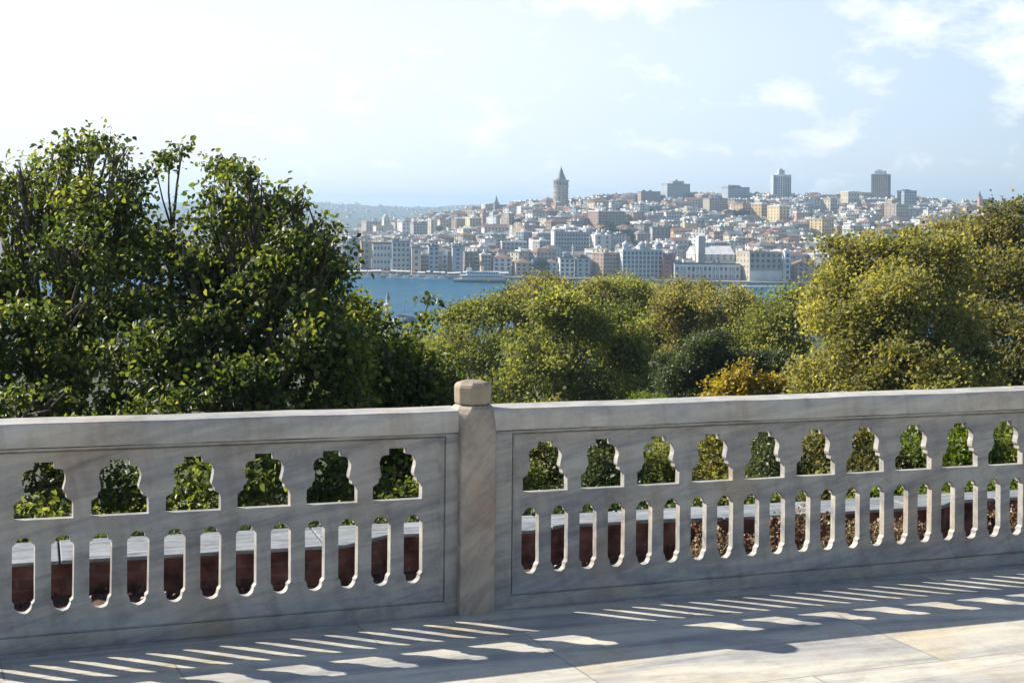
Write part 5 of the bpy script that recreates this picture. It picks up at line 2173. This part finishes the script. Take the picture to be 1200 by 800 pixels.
# low growth just behind the coping
for i, (x, lm, lab) in enumerate([(40, 'dark', 'dark undergrowth shrub behind the wall at the left edge'), (170, 'dark', 'dark undergrowth shrub behind the wall under the tallest left crown'),
                                  (300, 'dark', 'dark undergrowth shrub behind the wall under the arching crown'), (430, 'dark', 'dark undergrowth shrub behind the wall left of the post'),
                                  (-70, 'broad', 'dark undergrowth shrub beyond the left edge'),
                                  (600, 'dark', 'low dark shrub behind the coping just right of the post'), (730, 'dark', 'low shrub behind the coping beneath the third opening right of the post'),
                                  (850, 'broad', 'low shrub behind the coping beneath the fourth opening right of the post'),
                                  (960, 'plane_green', 'low shrub behind the coping beneath the sixth opening right of the post'), (1070, 'bright', 'low bright shrub behind the coping beneath the eighth opening right of the post'),
                                  (1180, 'bright', 'low bright shrub behind the coping near the right edge')]):
    yb = 636 - 0.055 * x
    Z = 11.2 + x * .0016
    c = P(x, yb, Z)
    lobes = [(c.x, c.y, c.z - .25, .5, .45, .42), (c.x - .35, c.y + .2, c.z - .45, .5, .45, .5), (c.x + .35, c.y - .1, c.z - .5, .5, .4, .5), (c.x, c.y, c.z - 1.0, .7, .6, .6)]
    grow_tree('shrub', gbase(x, Z), lobes, 300, 34, .06, .042, L[lm], lab, 'shrub', SG, seed=140 + i, trunk_r=.03, twigs=4, fork=.3, bump=.3, shell=.25)

# dried flower heads and red flowering plants in the bed
for i, (x, y, Z, hpx, lm, lab) in enumerate([
    (822, 640, 9.2, 26, 'dry', 'dried brown flower clump at the left end of the bed plants'),
    (880, 645, 9.2, 30, 'dry', 'dried brown flower clump second from the left in the bed'),
    (915, 630, 9.3, 40, 'dry', 'tall dried yellowish flower clump in the bed'),
    (950, 630, 9.3, 44, 'dry', 'tallest dried flower clump in the bed reaching over the coping'),
    (978, 632, 9.4, 34, 'dry', 'dried flower clump right of the tallest one'),
    (1012, 625, 9.5, 20, 'dry', 'low dried clump in the bed under the seventh opening'),
    (1055, 622, 9.6, 16, 'dry', 'small dried clump in the bed under the eighth opening'),
    (1190, 612, 9.8, 14, 'dry', 'small dried clump in the bed at the right edge')]):
    c = P(x, y, Z)
    h = hpx / F * Z
    rng = np.random.default_rng(300 + i)
    base = (c.x, c.y, BED)
    root = empty('dried_plant', base, lab, 'plant', 'dried plants in the bed')
    st = MB()
    P0 = []
    for k_ in range(15):
        a = rng.uniform(0, 6.28)
        q = rng.uniform(.02, .20)
        top = c.z - BED + h * rng.uniform(-.7, .75)
        top = max(.06, top)
        e = (math.cos(a) * q * 1.0, math.sin(a) * q * .8, top)
        st.tube([(e[0] * .2, e[1] * .2, 0), (e[0] * .5, e[1] * .5, top * .5), e], [.004, .003, .002], 4)
        for _ in range(24):
            P0.append((e[0] + rng.normal(0, .022), e[1] + rng.normal(0, .022), e[2] + rng.normal(0, .03)))
        for _ in range(3):
            f = rng.uniform(.15, .9)
            P0.append((e[0] * f + rng.normal(0, .03), e[1] * f + rng.normal(0, .03), e[2] * f))
    st.build('stalk_cluster', L['dry'], root, world=False)
    me = leaf_mesh('flower_heads', np.array(P0), .4, .022, rng, L[lm], .1, None, .5)
    o = bpy.data.objects.new('dried_heads', me)  # dried flower heads of the whole clump, merged into one mesh
    COL.objects.link(o)
    o.parent = root

# leaf litter and low red-brown ground cover in the bed
rng = np.random.default_rng(9)
n_ = 9000
ss = rng.uniform(-3.5, 9.5, n_)
ww_ = rng.uniform(-2.3, .0, n_) + 0
q = [WP(a, b, 0) for a, b in zip(ss, ww_)]
pos = np.array([(v.x, v.y, BED + .02 + .025 * noise2(a * 2.2, b * 2.2) + abs(rng.normal(0, .018))) for v, a, b in zip(q, ss, ww_)])
L['litter'] = mat_leaf('leaf_litter', [(0.04, 0.018, 0.015), (0.07, 0.03, 0.022), (0.10, 0.045, 0.032), (0.09, 0.06, 0.035)], (1.1, 1.0, 0.8), trans=0.2)
me = leaf_mesh('leaf_litter', pos, .9, .026, rng, L['litter'], 0, None, .45)
o = bpy.data.objects.new('leaf_litter', me)
COL.objects.link(o)
tag(o, 'brown fallen leaves and ground cover over the bed soil', 'leaf litter', kind='stuff')

# undergrowth of the slope (dense low cover on the hillside between the shrubs and the park trees)
rng = np.random.default_rng(10)
n_ = 110000
Yv = 12.5 + (rng.random(n_) ** 1.6) * 110
Xv = (rng.uniform(-260, 1400, n_) - HX) / F * Yv
zz = np.array([ground(y) for y in Yv]) + .25 * np.array([noise2(x * .2, y * .2) for x, y in zip(Xv, Yv)]) + np.abs(rng.normal(0, .5, n_)) * np.minimum(1, Yv / 30)
me = leaf_mesh('undergrowth', np.stack([Xv, Yv, zz], 1), .9, 1.0, rng, L['plane_green'], 0, None, .5)
# leaf size grows a little with distance like taller herbs
co = np.empty(n_ * 18)
me.vertices.foreach_get('co', co)
co = co.reshape(n_, 6, 3)
b0 = co[:, :1, :].copy()
co = b0 + (co - b0) * (0.045 + .0022 * Yv)[:, None, None]
me.vertices.foreach_set('co', co.reshape(-1))
me.update()
o = bpy.data.objects.new('undergrowth', me)
COL.objects.link(o)
tag(o, 'leafy undergrowth covering the slope under the park trees', 'undergrowth', kind='stuff')

# ------------------------------------------------------------------ haze
hz = MB()
hz.box(-5700, 5700, -320, 9200, -53.5, 72)
hm = bpy.data.materials.new('haze_air')
hm.use_nodes = True
hn = hm.node_tree.nodes
hn.remove(hn['Principled BSDF'])
pv = hn.new('ShaderNodeVolumePrincipled')
pv.inputs['Color'].default_value = (0.55, 0.77, 1.0, 1)
pv.inputs['Density'].default_value = 0.000165
pv.inputs['Anisotropy'].default_value = 0.35
hm.node_tree.links.new(pv.outputs[0], hn['Material Output'].inputs['Volume'])
ho = hz.build('haze', hm)
tag(ho, kind='stuff')
ho.display_type = 'WIRE'
